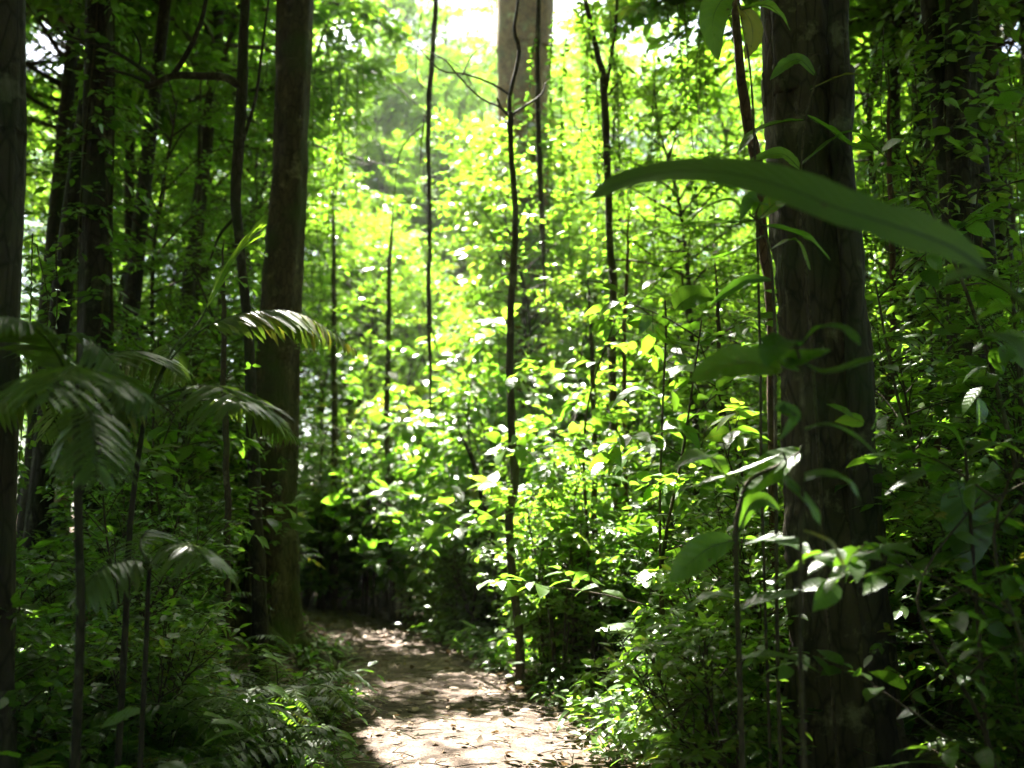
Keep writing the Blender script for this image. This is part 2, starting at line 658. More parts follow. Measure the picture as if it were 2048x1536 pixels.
GAPS = [(-.2, 7.2, 1.55, 1.55, 1.0),       # the pool of light on the path
        (.75, 11.7, 1.0, 2.8, 1.0),       # the shrubs right of the path
        (-.2, 17.5, 2.7, 5.3, 1.0),
        (-.2, 25.0, 5.2, 8.0, 1.0),
        (1.0, 38.0, 16.0, 11.0, 1.0),
        (6.5, 12.5, 1.5, 3.2, 1.0),         # a bright opening at the far right
        (4.6, 9.5, .8, 1.2, .8),
        (-.85, 3.85, .8, .5, .95), (-3.4, 4.3, .8, .9, .45),
        (-7.5, 20.0, 2.5, 4.0, .6),
        (1.25, 3.5, .32, .4, 1.0), (1.5, 4.1, .12, .16, 1.0), (1.62, 4.3, .08, .1, 1.0), (1.75, 3.9, .1, .1, 1.0)]
_r = np.random.default_rng(2024)
for _i in range(70):                        # flecks: small holes in the leaves overhead
    _y = _r.uniform(3, 22)
    _x = _r.uniform(-.56, .56) * _y
    _s = _r.uniform(.10, .34)
    if (_y > 8.5 and abs(_x + .3 + (_y - 8) * .27) < 1.4) or (_y < 4.8 and _x > -.2):
        continue
    GAPS.append((_x, _y, _s, _s * _r.uniform(.8, 1.6), .97))


# breaks in the high leaves through which the sky shows: (direction, tangent of the half angle)
SKY_BREAKS = [(nrm(at(112, 98, 10) - EYE), .030), (nrm(at(75, 120, 10) - EYE), .014), (nrm(at(150, 70, 10) - EYE), .014), (nrm(at(1342, 492, 10) - EYE), .024), (nrm(at(2015, 75, 10) - EYE), .02)]


def in_break(Q):
    v = nrm(Q - EYE)
    m = np.zeros(len(Q), bool)
    for d, t_ in SKY_BREAKS:
        c = v @ d
        m |= np.sqrt(np.maximum(0, 1 - c * c)) < t_ * (1 + .25 * np.sin(Q[:, 0] * 3 + Q[:, 2] * 4))
    return m


def canopy_keep(origin, seed, base=.0):
    rng = np.random.default_rng(seed)
    o = np.asarray(origin, float)

    def keep(P):
        Q = P + o
        t = (Q[:, 2] - .6) / SUN[2]
        gx, gy = Q[:, 0] - SUN[0] * t, Q[:, 1] - SUN[1] * t
        return (rng.random(len(P)) > np.maximum(openness(gx, gy), base)) & ~in_break(Q)
    return keep


# ================================================================== the setting
def build_ground():
    s = np.linspace(-1, 1, 141)
    gx = np.sinh(s * 5.2) / math.sinh(5.2) * 420
    s2 = np.linspace(-.62, 1, 150)
    gy = np.sinh(s2 * 4.6) / math.sinh(4.6) * 420 + 8
    X, Y = np.meshgrid(gx, gy, indexing='ij')
    Z = gh(X, Y)
    rng = np.random.default_rng(3)
    near = np.hypot(X, Y) < 40
    d = np.abs(X - path_x(Y))
    Z = Z + near * rng.normal(0, .012, Z.shape) * smooth(.9, 1.6, d)
    V = np.stack([X, Y, Z], -1).reshape(-1, 3)
    n, m = X.shape
    i = np.arange(n - 1)[:, None] * m
    j = np.arange(m - 1)[None, :]
    q = np.stack([i + j, i + m + j, i + m + j + 1, i + j + 1], -1).reshape(-1, 4)
    mb = MB()
    mb.add(V, [q])
    stuff('ground', mb, M_SOIL)

    mb = MB()
    ys = np.linspace(-9, 21, 260)
    vs = np.linspace(-1, 1, 25)
    Y, Vv = np.meshgrid(ys, vs, indexing='ij')
    wl = .88 + .10 * np.sin(ys * 1.9) + .06 * np.sin(ys * 4.7 + 1)
    X = path_x(ys)[:, None] + Vv * wl[:, None]
    Z = .012 + .05 * (1 - np.abs(Vv) ** 5) - .045 + .012 * np.sin(X * 5 + Y * 2.3) * np.sin(Y * 3.1) + rng.normal(0, .004, X.shape)
    V = np.stack([X, Y, Z + gh(X, Y) * 1.0], -1).reshape(-1, 3)
    n, m = X.shape
    i = np.arange(n - 1)[:, None] * m
    j = np.arange(m - 1)[None, :]
    q = np.stack([i + j, i + m + j, i + m + j + 1, i + j + 1], -1).reshape(-1, 4)
    mb.add(V, [q])
    stuff('path', mb, M_PATH)

    # fallen leaves
    rng = np.random.default_rng(8)
    n = 34000
    y = rng.uniform(3, 24, n)
    x = path_x(y) + rng.normal(0, 3.2, n)
    d = np.abs(x - path_x(y))
    ok = (rng.random(n) < .34 + .66 * smooth(.35, 1.1, d)) & ((y < 9) | (y > 9.0))
    x, y = x[ok], y[ok]
    n = len(x)
    mb = MB()
    z = gh(x, y) + rng.uniform(.015, .05, n)
    a = rng.random(n) * 6.28
    D = np.stack([np.cos(a), np.sin(a), rng.normal(0, .15, n)], 1)
    L = rng.uniform(.025, .13, n) * rng.uniform(.6, 1, n)
    leaves(mb, np.stack([x, y, z], 1), D, np.array([0, 0, 1.]) + rng.normal(0, .3, (n, 3)), L, L * rng.uniform(.35, .6, n), T_M, rng.normal(.1, .3, n), rng)
    stuff('fallen_leaves', mb, M_LITTER, 'stuff')
    # bits of twig on the path
    rng = np.random.default_rng(9)
    mb = MB()
    n = 420
    y = rng.uniform(5, 16, n)
    x = path_x(y) + rng.normal(0, 1.0, n)
    a = rng.random(n) * 6.28
    ln = rng.uniform(.05, .4, n)
    A = np.stack([x, y, gh(x, y) + .03], 1)
    B = A + np.stack([np.cos(a) * ln, np.sin(a) * ln, rng.uniform(-.01, .03, n)], 1)
    sticks(mb, A, B, .005, .003, .01)
    stuff('twig_litter', mb, M_TWIG, 'stuff')


# ================================================================== trees with known trunks
def px_axis(pts, Y):
    """points (px, py) or (px, py, Y) -> world polyline"""
    return np.array([at(p[0], p[1], p[2] if len(p) > 2 else Y) for p in pts])


def to_ground(P, drop=.25):
    """extend a polyline (top first) straight down into the ground"""
    d = nrm(P[-1] - P[-2])
    g = float(gh(P[-1][0], P[-1][1]))
    if P[-1][2] > g - drop:
        d = np.array([d[0] * .3, d[1] * .3, -1.0])
        P = np.vstack([P, P[-1] + d * (P[-1][2] - (g - drop))])
    return P


def root_at(P):
    b = P[-1] if P[-1][2] < P[0][2] else P[0]
    return np.array([b[0], b[1], float(gh(b[0], b[1]))])


def extend_up(P, z):
    d = nrm(P[0] - P[1])
    d = np.array([d[0], d[1], max(d[2], .9)])
    return np.vstack([P[0] + d * ((z - P[0][2]) / d[2]), P])


def trunk_tree(name, label, cat, pts, Y, wpx, mat, top=None, crown=None, seed=1, sides=20, flute=None, n=44, group=None, flare=.0, ext=True):
    """a tree whose trunk runs through the picture points; wpx: width in picture pixels at those points"""
    rng = np.random.default_rng(seed)
    P = px_axis(pts, Y)
    w = np.array(wpx, float) * pxm(Y) / 2
    if ext:
        k = len(P)
        P = to_ground(P)
        w = np.append(w, [w[-1] * 1.12] * (len(P) - k))
    if top:
        P = extend_up(P, top)
        w = np.append([w[0] * .8], w)
    o = root_at(P)
    t = thing(name, label, cat, o, group)
    C = curve(P - o, n)
    if w.max() < .12:
        lw = np.cumsum(rng.normal(0, 1, (n, 2)), 0)
        lw = lw - lw[:1] - (lw[-1:] - lw[:1]) * np.linspace(0, 1, n)[:, None]
        C[:, :2] += np.clip(lw * .0045, -.05, .05)
    r = np.interp(np.linspace(0, 1, n), np.linspace(0, 1, len(w)), w)
    hh = C[:, 2]
    r = r * (1 + flare * np.exp(-np.maximum(hh, 0) / .45))
    bk = MB()
    if w.max() > .12:
        # knotted, uneven outline
        ph = rng.random(8) * 6.28
        base_f = flute or (lambda th, s: 1 + 0 * th * s)

        def fl(th, s):
            z = s * n
            f = base_f(th, s) + .022 * np.sin(3 * th + z * .31 + ph[0]) + .018 * np.sin(5 * th - z * .53 + ph[1]) + .012 * np.sin(9 * th + z * .9 + ph[2]) \
                + .010 * np.sin(14 * th - z * .22 + ph[3]) + .012 * np.sin(z * .7 + ph[4])
            for q_ in range(7):
                kz, kt = rng_k[q_]
                f = f + .10 * np.exp(-(((z - kz) / 1.3) ** 2) - ((np.angle(np.exp(1j * (th - kt)))) / .30) ** 2)
            return f
        rng_k = [(rng.uniform(.1, .95) * n, rng.random() * 6.28) for _ in range(7)]
        tube(bk, C, r, max(sides, 40), True, fl, .5, .012, rng)
    else:
        tube(bk, C, r, sides, True, flute, .5, .03, rng)
    to = bk.obj('trunk', mat, t)
    if crown:
        zlo, zhi, reach, nl, ntw, m, L = crown
        fol, br = MB(), MB()
        asc = C[np.argsort(C[:, 2])]
        S, D = branching(br, rng, asc, None, zlo - o[2], zhi - o[2], nl, reach, ntw, lambda q: .55 + .45 * math.sin(math.pi * min(1, q + .15)), .06, (.0, .45))
        spray(br, fol, rng, S, D, rng.uniform(.5, 1.1, len(S)), m, L, L * .45, T_S, canopy_keep(o, seed), .008)
        if fol.n:
            fol.obj('crown', M_CANOPY, t, False)
        br.obj('limbs', M_TWIG, t)
    return t, C + o, r


build_ground()


def flutes(k, amp, tw=0.0, ph=0.0):
    return lambda th, s: 1 + amp * (np.abs(np.sin(k * .5 * (th + tw * s) + ph)) - .5) * 1.2 + amp * .4 * np.sin((k + 3) * th + 5 * s)


CROWN = lambda z0, z1, reach, nl=30: (z0, z1, reach, nl, 26, 11, .27)
TALL, TALL_C, TALL_R = trunk_tree('tall_tree', 'tall thick mossy brown trunk beside the bend of the path', 'tree',
           [(592, 0), (586, 150), (581, 300), (573, 450), (562, 600), (555, 750), (548, 900), (546, 1050), (545, 1215)], 11.5,
           [76, 71, 69, 76, 82, 88, 93, 94, 96], M_BARK_MAIN, 15, CROWN(10.5, 15, 5.0), 11, 26, flutes(5, .07, .8), 120, flare=.35)
T2, T2C, _ = trunk_tree('slender_tree', 'slender dark leaning trunk with a bare side limb, left of the thick mossy trunk', 'tree',
           [(490, 0), (485, 170), (479, 300), (474, 410), (485, 520), (494, 650), (503, 800), (511, 1000), (520, 1200)], 9.4,
           [20, 25, 24, 22, 19, 21, 24, 26, 28], M_BARK_DARK, 9.5, None, 12, 10, None, 50, flare=.3)
b = MB()
o2 = np.array(T2.location)
for pts, ra, rb in (([(483, 175), (450, 155), (400, 152), (345, 152), (305, 170), (290, 172)], .045, .03),
                    ([(345, 152), (372, 110), (396, 60), (410, 10), (420, -60)], .03, .02),
                    ([(315, 162), (280, 135), (240, 110), (200, 92), (160, 80), (110, 60)], .026, .01),
                    ([(300, 168), (260, 150), (215, 140), (180, 135)], .022, .008),
                    ([(278, 134), (282, 105), (276, 80), (262, 55)], .012, .006),
                    ([(480, 300), (510, 200), (525, 90), (540, -20)], .02, .01),
                    ([(474, 430), (440, 470), (420, 520)], .02, .008)):
    c = curve(px_axis(pts, 9.4) - o2, 18)
    tube(b, c, np.linspace(ra, rb, 18), 7)
b.obj('side_limb', M_BARK_DARK, T2)

trunk_tree('dark_tree', 'massive near-black trunk cut by the far left edge', 'tree',
           [(2, -40), (4, 300), (-10, 600), (-22, 900), (-34, 1250), (-40, 1536)], 4.6, [92, 88, 92, 96, 104, 110], M_BARK_DARK, 11, CROWN(7.5, 11, 4.0, 24), 13, 22, flutes(6, .08, .5), 40, flare=.3)
_t, SH_C, SH_R = trunk_tree('shaded_tree', 'dark shaded trunk rising behind the dim palm leaves on the left', 'tree',
           [(200, 0), (196, 250), (192, 520), (188, 900), (186, 1200)], 9.8, [58, 60, 62, 64, 66], M_BARK_DARK, 13, CROWN(9.5, 13, 4.2, 26), 14, 16, flutes(5, .06), 40, flare=.2)
_t, PALE_C, PALE_R = trunk_tree('pale_tree', 'broad pale brown trunk showing high above the sunlit leaves', 'tree',
           [(1049, -10), (1047, 120), (1046, 240), (1052, 450), (1058, 650), (1062, 900), (1066, 1150)], 20.0, [124, 114, 104, 92, 84, 84, 90], M_BARK_PALE, 24, CROWN(18, 24, 5.0, 22), 15, 28, flutes(4, .05, .6), 70, flare=.3)
FT, FTC, _ = trunk_tree('fluted_tree', 'huge dark fluted trunk wrapped in broad leaves, on the right', 'tree',
           [(1596, -20), (1603, 150), (1614, 330), (1630, 500), (1645, 640), (1654, 800), (1662, 950), (1676, 1150), (1688, 1350), (1694, 1536)], 5.3,
           [150, 152, 156, 162, 166, 168, 170, 172, 180, 188], M_BARK_FLUTE, 12, CROWN(7.6, 12.5, 5.2, 40), 16, 36, flutes(7, .13, 1.2, .4), 150, flare=.25)
trunk_tree('strangler_root', 'thick blackish root climbing the right flank of the fluted trunk', 'liana',
           [(1688, -20), (1690, 150), (1695, 330), (1712, 500), (1718, 640), (1730, 800), (1738, 950), (1752, 1150), (1766, 1350), (1776, 1536)], 5.05,
           [42, 50, 46, 50, 44, 52, 48, 54, 56, 60], M_BARK_DARK, 9, None, 17, 12, flutes(3, .1, 3), 60)
trunk_tree('red_liana', 'reddish liana curving up beside the left flank of the fluted trunk', 'liana',
           [(1466, -20), (1474, 130), (1492, 240), (1512, 330), (1524, 470), (1536, 620), (1542, 800), (1546, 1000), (1556, 1250)], 6.6,
           [17, 20, 24, 26, 22, 20, 18, 18, 20], M_BARK_RED, 7, None, 18, 9, None, 50)
_t, STR_C, STR_R = trunk_tree('straight_tree', 'straight narrow dark trunk between the fluted trunk and the ridged one', 'tree',
           [(1842, -20), (1840, 250), (1836, 500), (1834, 750), (1832, 1000), (1832, 1180)], 9.0, [30, 30, 31, 32, 34, 36], M_BARK_DARK, 12, CROWN(9, 12, 3.6, 22), 19, 12, None, 40, flare=.2)
_t, RIDGE_C, RIDGE_R = trunk_tree('ridged_tree', 'ridged dark trunk nearest the right edge with climbing leaves', 'tree',
           [(1922, -20), (1920, 250), (1928, 500), (1934, 750), (1940, 1000), (1946, 1250)], 7.6, [58, 60, 64, 66, 68, 74], M_BARK_DARK, 13, CROWN(9, 13, 4.2, 26), 20, 20, flutes(6, .12, .6), 50, flare=.25)

STEMS = [  # name, label, category, points, Y, widths, material, top
    ('sapling', 'dark crooked sapling forking below the pale trunk', 'sapling', [(1020, 225), (1022, 330), (1028, 450), (1022, 560), (1018, 700), (1024, 860), (1034, 950), (1022, 1040), (1030, 1160), (1038, 1285)], 9.8, [12, 12, 13, 15, 16, 17, 19, 18, 17, 18], M_TWIG),
    ('hanging_liana', 'thin straight liana hanging across the face of the pale trunk', 'liana', [(1078, -20), (1076, 180), (1080, 330), (1086, 450), (1091, 620)], 12.4, [10, 11, 12, 12, 9], M_TWIG),
    ('sapling', 'tall dark sapling forking near the top, right of the pale trunk', 'sapling', [(1166, -20), (1190, 80), (1207, 170), (1216, 330), (1217, 480), (1224, 560), (1222, 700), (1228, 850), (1234, 1010), (1240, 1230)], 11.5, [10, 12, 16, 17, 15, 17, 17, 18, 19, 20], M_TWIG),
    ('hanging_liana', 'knotted thin liana with bare twigs in the brightest gap', 'liana', [(874, -20), (864, 90), (856, 200), (854, 330), (856, 500), (858, 640), (862, 860)], 12.5, [11, 11, 12, 9, 9, 10, 8], M_TWIG),
    ('sapling', 'short thin crooked sapling beside the right edge of the path', 'sapling', [(787, 405), (782, 520), (780, 600), (777, 720), (774, 860), (778, 1010), (784, 1200)], 17.2, [7, 9, 10, 11, 12, 12, 13], M_TWIG),
    ('sapling', 'thin upright stem just right of the thick mossy trunk', 'sapling', [(664, 360), (668, 480), (668, 640), (669, 800), (670, 960), (668, 1150)], 18.0, [8, 9, 11, 13, 14, 15], M_TWIG),
    ('sapling', 'thin straight stem between the palms and the slender leaning trunk', 'sapling', [(448, 480), (445, 620), (447, 800), (450, 960), (452, 1120)], 8.4, [8, 10, 12, 13, 14], M_TWIG),
    ('sapling', 'pale thin stem in the shade left of the tall forked sapling', 'sapling', [(1176, 560), (1180, 680), (1186, 800), (1188, 960), (1192, 1180)], 10.6, [7, 9, 11, 12, 13], M_TWIG),
    ('sapling', 'thin reddish stem just right of the tall forked sapling', 'sapling', [(1256, 420), (1252, 560), (1250, 700), (1252, 900), (1256, 1190)], 11.0, [6, 8, 9, 10, 11], M_BARK_RED),
    ('leaning_sapling', 'dark leaning stem propped over the shady edge of the path', 'sapling', [(912, 850), (940, 915), (965, 1000), (985, 1090), (996, 1200), (1002, 1300)], 12.6, [8, 10, 12, 14, 18, 25], M_BARK_DARK),
    ('leaning_sapling', 'bare pole leaning beside the dark drooping leaf at the right', 'sapling', [(1884, 800), (1868, 900), (1850, 1010), (1832, 1120), (1822, 1250)], 6.2, [13, 16, 19, 20, 20], M_BARK_RED),
    ('sapling', 'wiry twin-forked stem at the back of the thicket, left of the red liana', 'sapling', [(1430, 520), (1434, 640), (1440, 800), (1446, 1000), (1450, 1200)], 8.6, [8, 9, 10, 11, 12], M_TWIG),
    ('sapling', 'thin dark stem rising beyond the slender leaning trunk', 'sapling', [(402, 150), (398, 300), (394, 470), (392, 700), (392, 1000)], 12.5, [10, 11, 12, 13, 15], M_TWIG),
    ('sapling', 'wavy dark stem between the straight trunk and the fluted one', 'sapling', [(1776, 120), (1780, 330), (1784, 520), (1782, 760), (1790, 1000), (1796, 1200)], 8.2, [10, 11, 13, 14, 14, 15], M_BARK_RED),
    ('sapling', 'slim dark stem in the gap between straight and ridged trunks', 'sapling', [(1880, 300), (1884, 500), (1886, 700), (1890, 950), (1892, 1180)], 10.5, [12, 13, 15, 16, 18], M_BARK_DARK),
]
TW = {}
for i, (nm, lb, ct, pts, Y, w, mt) in enumerate(STEMS):
    w = ([2.5] + w[1:]) if pts[0][1] > 100 and nm != 'hanging_liana' and i != 0 else (w[:-1] + [2.0] if nm == 'hanging_liana' else w)
    TW[i] = trunk_tree(nm, lb, ct, pts, Y, w, mt, None, None, 60 + i, 7, None, 60, ext=(nm != 'hanging_liana'))


def leaf_out(i, lo, hi, n, L, seed, hgt=None):
    t, C, r = TW[i]
    o = np.array(t.location)
    rng = np.random.default_rng(seed)
    C = C - o
    k = rng.uniform(lo, hi, n) * (len(C) - 1)
    S = np.stack([np.interp(k, np.arange(len(C)), C[:, j]) for j in range(3)], 1)
    br, fol = MB(), MB()
    spray(br, fol, rng, S, rand_dirs(rng, n, -.1, .6), rng.uniform(.25, .6, n), 7, L, L * .46, T_M, None, .004)
    a_, b_ = int(lo * (len(C) - 1)), max(int(lo * (len(C) - 1)) + 3, int(hi * (len(C) - 1)))
    tube(br, C[a_:b_], r[a_:b_] * .8, 5)
    fol.obj('foliage', M_SHRUB, t)
    br.obj('twigs', M_TWIG, t)


for i, lo, hi, n, L in ((0, .0, .35, 9, .13), (2, .02, .6, 22, .12), (4, .0, .5, 24, .14), (5, .0, .6, 26, .15), (6, .0, .7, 16, .09), (7, .0, .6, 18, .11), (8, .0, .7, 20, .11),
                        (9, .0, .15, 5, .10), (11, .0, .7, 18, .10), (12, .0, .8, 24, .11), (13, .0, .7, 16, .10), (14, .0, .7, 20, .11), (3, .3, .95, 14, .09), (1, .5, 1, 7, .08)):
    leaf_out(i, lo, hi, n, L, 300 + i)


def roots(t, n, r, ln, mat, seed, a0=0.0, a1=6.28):
    rng = np.random.default_rng(seed)
    o = np.array(t.location)
    for i in range(n):
        a = a0 + (a1 - a0) * (i + .5 * rng.random()) / n
        l = ln * rng.uniform(.6, 1.3)
        pts = []
        for s_ in np.linspace(0, 1, 7):
            aa = a + .35 * math.sin(s_ * 5 + i)
            d = r * .5 + l * s_
            x, y = o[0] + math.cos(aa) * d, o[1] + math.sin(aa) * d
            pts.append([x - o[0], y - o[1], float(gh(x, y)) - o[2] + r * .9 * (1 - s_) ** 3 + .015 - .06 * s_ ** 3])
        mb = MB()
        rr = r * .42 * (1 - np.linspace(0, 1, 26)) ** .8 + .012
        tube(mb, curve(pts, 26), rr, 10, True, None, .5, .06, rng)
        mb.obj('root', mat, t)


def add_twigs(i, Y, lst, mat=M_TWIG, name='side_twig'):
    t = TW[i][0]
    o = np.array(t.location)
    for pts, ra, rb in lst:
        mb = MB()
        c = curve(px_axis(pts, Y) - o, 14)
        tube(mb, c, np.linspace(ra, rb, 14), 5)
        mb.obj(name, mat, t)


add_twigs(0, 9.8, [([(1020, 230), (1020, 190), (1034, 130), (1038, 95), (1028, 60), (1036, 5), (1034, -40)], .026, .016),
                   ([(1020, 232), (1050, 212), (1082, 190), (1092, 165)], .016, .008),
                   ([(1020, 232), (1002, 215), (994, 195)], .018, .01), ([(1020, 190), (985, 168), (930, 148), (880, 140), (835, 92)], .014, .006),
                   ([(1002, 215), (960, 195), (915, 150), (890, 120), (850, 100)], .013, .005), ([(925, 150), (945, 110), (975, 85)], .009, .004)])
add_twigs(2, 11.5, [([(1210, 190), (1222, 120), (1232, 40), (1236, -30)], .03, .02), ([(1217, 330), (1180, 285), (1165, 262)], .01, .004),
                   ([(1222, 520), (1270, 522), (1330, 536), (1400, 560)], .018, .006), ([(1222, 620), (1180, 622), (1130, 600)], .014, .005),
                   ([(1217, 190), (1235, 165), (1252, 140)], .016, .008)])
add_twigs(3, 12.5, [([(850, 230), (842, 290), (840, 345)], .014, .006), ([(846, 250), (815, 280), (796, 320), (788, 400)], .011, .006),
                   ([(858, 180), (842, 170), (832, 140), (838, 60), (846, 10)], .01, .005), ([(858, 250), (900, 275), (930, 310)], .008, .004),
                   ([(860, 110), (905, 125), (940, 160), (960, 215)], .007, .003), ([(858, 170), (890, 178), (886, 168), (930, 240)], .006, .003),
                   ([(858, 640), (872, 690), (880, 720)], .012, .006)])

roots(TALL, 7, .30, 1.0, M_BARK_MAIN, 41)
roots(FT, 7, .26, .9, M_BARK_FLUTE, 42)

def climber(label, C, r, zlo, zhi, n, L, seed, out=.35, mat=M_SHRUB):
    rng = np.random.default_rng(seed)
    b0 = C[np.argmin(C[:, 2])]
    o = np.array([b0[0], b0[1] - .05, float(gh(b0[0], b0[1]))])
    t = thing('climbing_vine', label, 'climber', o, None)
    A_ = C[np.argsort(C[:, 2])]
    rs = r[np.argsort(C[:, 2])]

    def on(z, a, k):
        c = np.stack([np.interp(z, A_[:, 2], A_[:, j]) for j in range(3)], 1)
        R_ = np.interp(z, A_[:, 2], rs) * k
        return c + np.stack([np.cos(a) * R_, np.sin(a) * R_, 0 * a], 1) - o
    st = MB()
    for i in range(4):
        z = np.linspace(max(o[2], b0[2]) + .02, zhi * rng.uniform(.8, 1), 40)
        tube(st, on(z, i * 1.6 + np.sin(z * .8 + i) * .8 + rng.random(), 1.04), np.linspace(.022, .008, 40), 5)
    z = zlo + (zhi - zlo) * rng.random(n) ** .85
    a = rng.random(n) * 6.28
    S = on(z, a, 1.02)
    D = np.stack([np.cos(a), np.sin(a), rng.normal(-.1, .35, n)], 1) + rng.normal(0, .3, (n, 3))
    fol = MB()
    spray(st, fol, rng, S, D, rng.uniform(.4, 1.0, n) * out, 6, L, L * .5, T_M, None, .004)
    fol.obj('foliage', mat, t)
    st.obj('stems', M_TWIG, t)


climber('bright leafy climber smothering the lower part of the pale brown trunk', PALE_C, PALE_R, .5, at(1046, 250, 20.0)[2], 1000, .23, 501, 1.3)
climber('dark climber hugging the ridged trunk nearest the right edge', RIDGE_C, RIDGE_R, .4, 6.5, 170, .13, 502, .5)
climber('dark climber hugging the straight narrow trunk', STR_C, STR_R, .4, 7.5, 110, .13, 503, .45)
climber('dim climber hugging the dark shaded trunk behind the palms', SH_C, SH_R, .5, 8.0, 190, .14, 504, .5)
climber('small-leaved climber on the shady left flank of the thick mossy trunk', TALL_C[:], TALL_R, .3, 2.4, 46, .08, 505, .25)

# ================================================================== palms on the left
def frond(parent, pts, n, llen, lwid, mat=M_PALM, up=(0, 0, 1), sweep=.55, drop=.35, droop=.45, seed=1, rach=.008, bare=.18, label=None):
    """pinnate frond along world points; rachis is a sub-part"""
    rng = np.random.default_rng(seed)
    n, llen, lwid, drop = int(n * 1.25), llen * 1.12, lwid * .84, drop * .8
    o = np.array(parent.location)
    C = curve(np.asarray(pts) - o, 60)
    tan = nrm(np.gradient(C, axis=0))
    s = np.linspace(bare, .985, n)
    k = s * 59
    P = np.stack([np.interp(k, np.arange(60), C[:, j]) for j in range(3)], 1)
    T = nrm(np.stack([np.interp(k, np.arange(60), tan[:, j]) for j in range(3)], 1))
    side = nrm(np.cross(T, np.asarray(up, float)))
    upv = np.cross(side, T)
    prof = np.clip(np.sin(math.pi * np.clip((s - bare) / (1 - bare) * .8 + .16, 0, 1)), .28, 1)
    fol = MB()
    for sg in (1, -1):
        sw = sweep + .75 * s ** 2
        d = side * sg + T * sw[:, None] - upv * drop + rng.normal(0, .07, (n, 3))
        u = upv * 1.0 + side * sg * .35 + rng.normal(0, .12, (n, 3))
        L = llen * prof * rng.uniform(.82, 1.08, n) * np.where(rng.random(n) < .06, .45, 1)
        leaves(fol, P, d, u, L, lwid * (.6 + .4 * prof), T_P, rng.normal(droop, .08, n), rng)
    f = fol.obj('frond', mat, parent)
    if label:
        f['label'] = label
    mb = MB()
    tube(mb, C, np.linspace(rach, rach * .25, 60), 6)
    mb.obj('rachis', M_STEM_G, f)
    return f


def palm(label, stem_pts, Y, w, seed):
    P = px_axis(stem_pts, Y)
    P = to_ground(P, .1)
    o = root_at(P)
    t = thing('palm', label, 'palm', o, 'slim understorey palms on the left')
    c = curve(P - o, 30)
    mb = MB()
    tube(mb, c, np.linspace(w * .8, w * 1.15, 30) * pxm(Y) / 2 * (1 + .05 * (np.arange(30) % 3 == 0)), 10)
    mb.obj('stem', M_BARK_DARK, t)
    return t


A = palm('shaded palm with broad drooping fronds on a dark stem, nearest the far left trunk', [(150, 800), (154, 900), (158, 1080), (160, 1290)], 3.9, 17, 1)
q = lambda pts: [at(*p) for p in pts]
frond(A, q([(150, 800, 3.9), (110, 700, 3.8), (40, 640, 3.6), (-60, 640, 3.4)]), 22, .25, .036, seed=2, droop=.35, drop=.3)
frond(A, q([(150, 800, 3.9), (120, 690, 4.1), (60, 630, 4.2), (120, 655, 4.25), (200, 700, 4.2), (262, 770, 4.15), (300, 815, 4.1)][3:] if False else [(150, 800, 3.9), (120, 690, 4.05), (160, 668, 4.1), (215, 710, 4.1), (262, 770, 4.1), (296, 820, 4.1)]), 24, .20, .030, seed=3, droop=.4, drop=.45, bare=.3)
frond(A, q([(150, 800, 3.9), (160, 752, 3.7), (150, 735, 3.4), (122, 752, 3.1), (98, 800, 2.85)]), 17, .30, .042, seed=4, droop=.32, drop=.18)
frond(A, q([(150, 800, 3.9), (200, 748, 3.9), (250, 760, 3.9), (300, 806, 3.85)]), 15, .25, .036, seed=5, droop=.35, drop=.2)
frond(A, q([(150, 800, 3.9), (90, 770, 4.2), (20, 790, 4.3), (-50, 850, 4.3)]), 18, .25, .036, seed=6, droop=.35, drop=.25)
frond(A, q([(150, 800, 3.9), (178, 820, 3.6), (190, 880, 3.35), (196, 960, 3.2)]), 13, .22, .036, seed=7, droop=.35, drop=.2)

frond(A, q([(150, 800, 3.9), (200, 720, 4.2), (290, 705, 4.5), (370, 760, 4.8)]), 26, .24, .028, seed=8, droop=.35, drop=.35, bare=.3)
frond(A, q([(150, 800, 3.9), (130, 720, 4.3), (60, 690, 4.7), (-30, 730, 5.0)]), 26, .24, .028, seed=9, droop=.35, drop=.35, bare=.3)
B = palm('palm with pale glinting fronds spread before the thick mossy trunk', [(296, 800), (282, 880), (268, 980), (258, 1080), (250, 1270)], 4.6, 12, 2)
frond(B, q([(296, 806, 4.6), (345, 715, 4.7), (420, 650, 4.8), (520, 622, 4.9), (610, 632, 5.0), (712, 700, 5.1)]), 24, .235, .046, seed=21, droop=.30, drop=.75, sweep=.35, bare=.42, rach=.007, label='arching frond with pale sunlit leaflets crossing the trunk')
frond(B, q([(296, 806, 4.6), (345, 700, 4.65), (400, 640, 4.7), (440, 560, 4.75), (478, 500, 4.78), (512, 460, 4.8)]), 20, .24, .026, M_YOUNG, seed=22, sweep=2.6, drop=.0, droop=.1, bare=.45, label='narrow bright green young frond still folded')
frond(B, q([(296, 806, 4.6), (360, 780, 4.5), (430, 772, 4.3), (472, 790, 4.05), (492, 812, 3.75)]), 17, .33, .042, seed=23, droop=.36, drop=.18, sweep=.6, bare=.36, label='broad frond with leaflets fanned both ways')
frond(B, q([(296, 806, 4.6), (270, 790, 4.4), (220, 800, 4.2), (150, 850, 4.0), (110, 930, 3.9)]), 16, .24, .042, seed=24, droop=.5, drop=.4)
frond(B, q([(296, 806, 4.6), (330, 740, 4.9), (340, 700, 5.2), (330, 690, 5.6), (310, 720, 6.0)]), 26, .24, .034, seed=25, droop=.55, drop=.6)

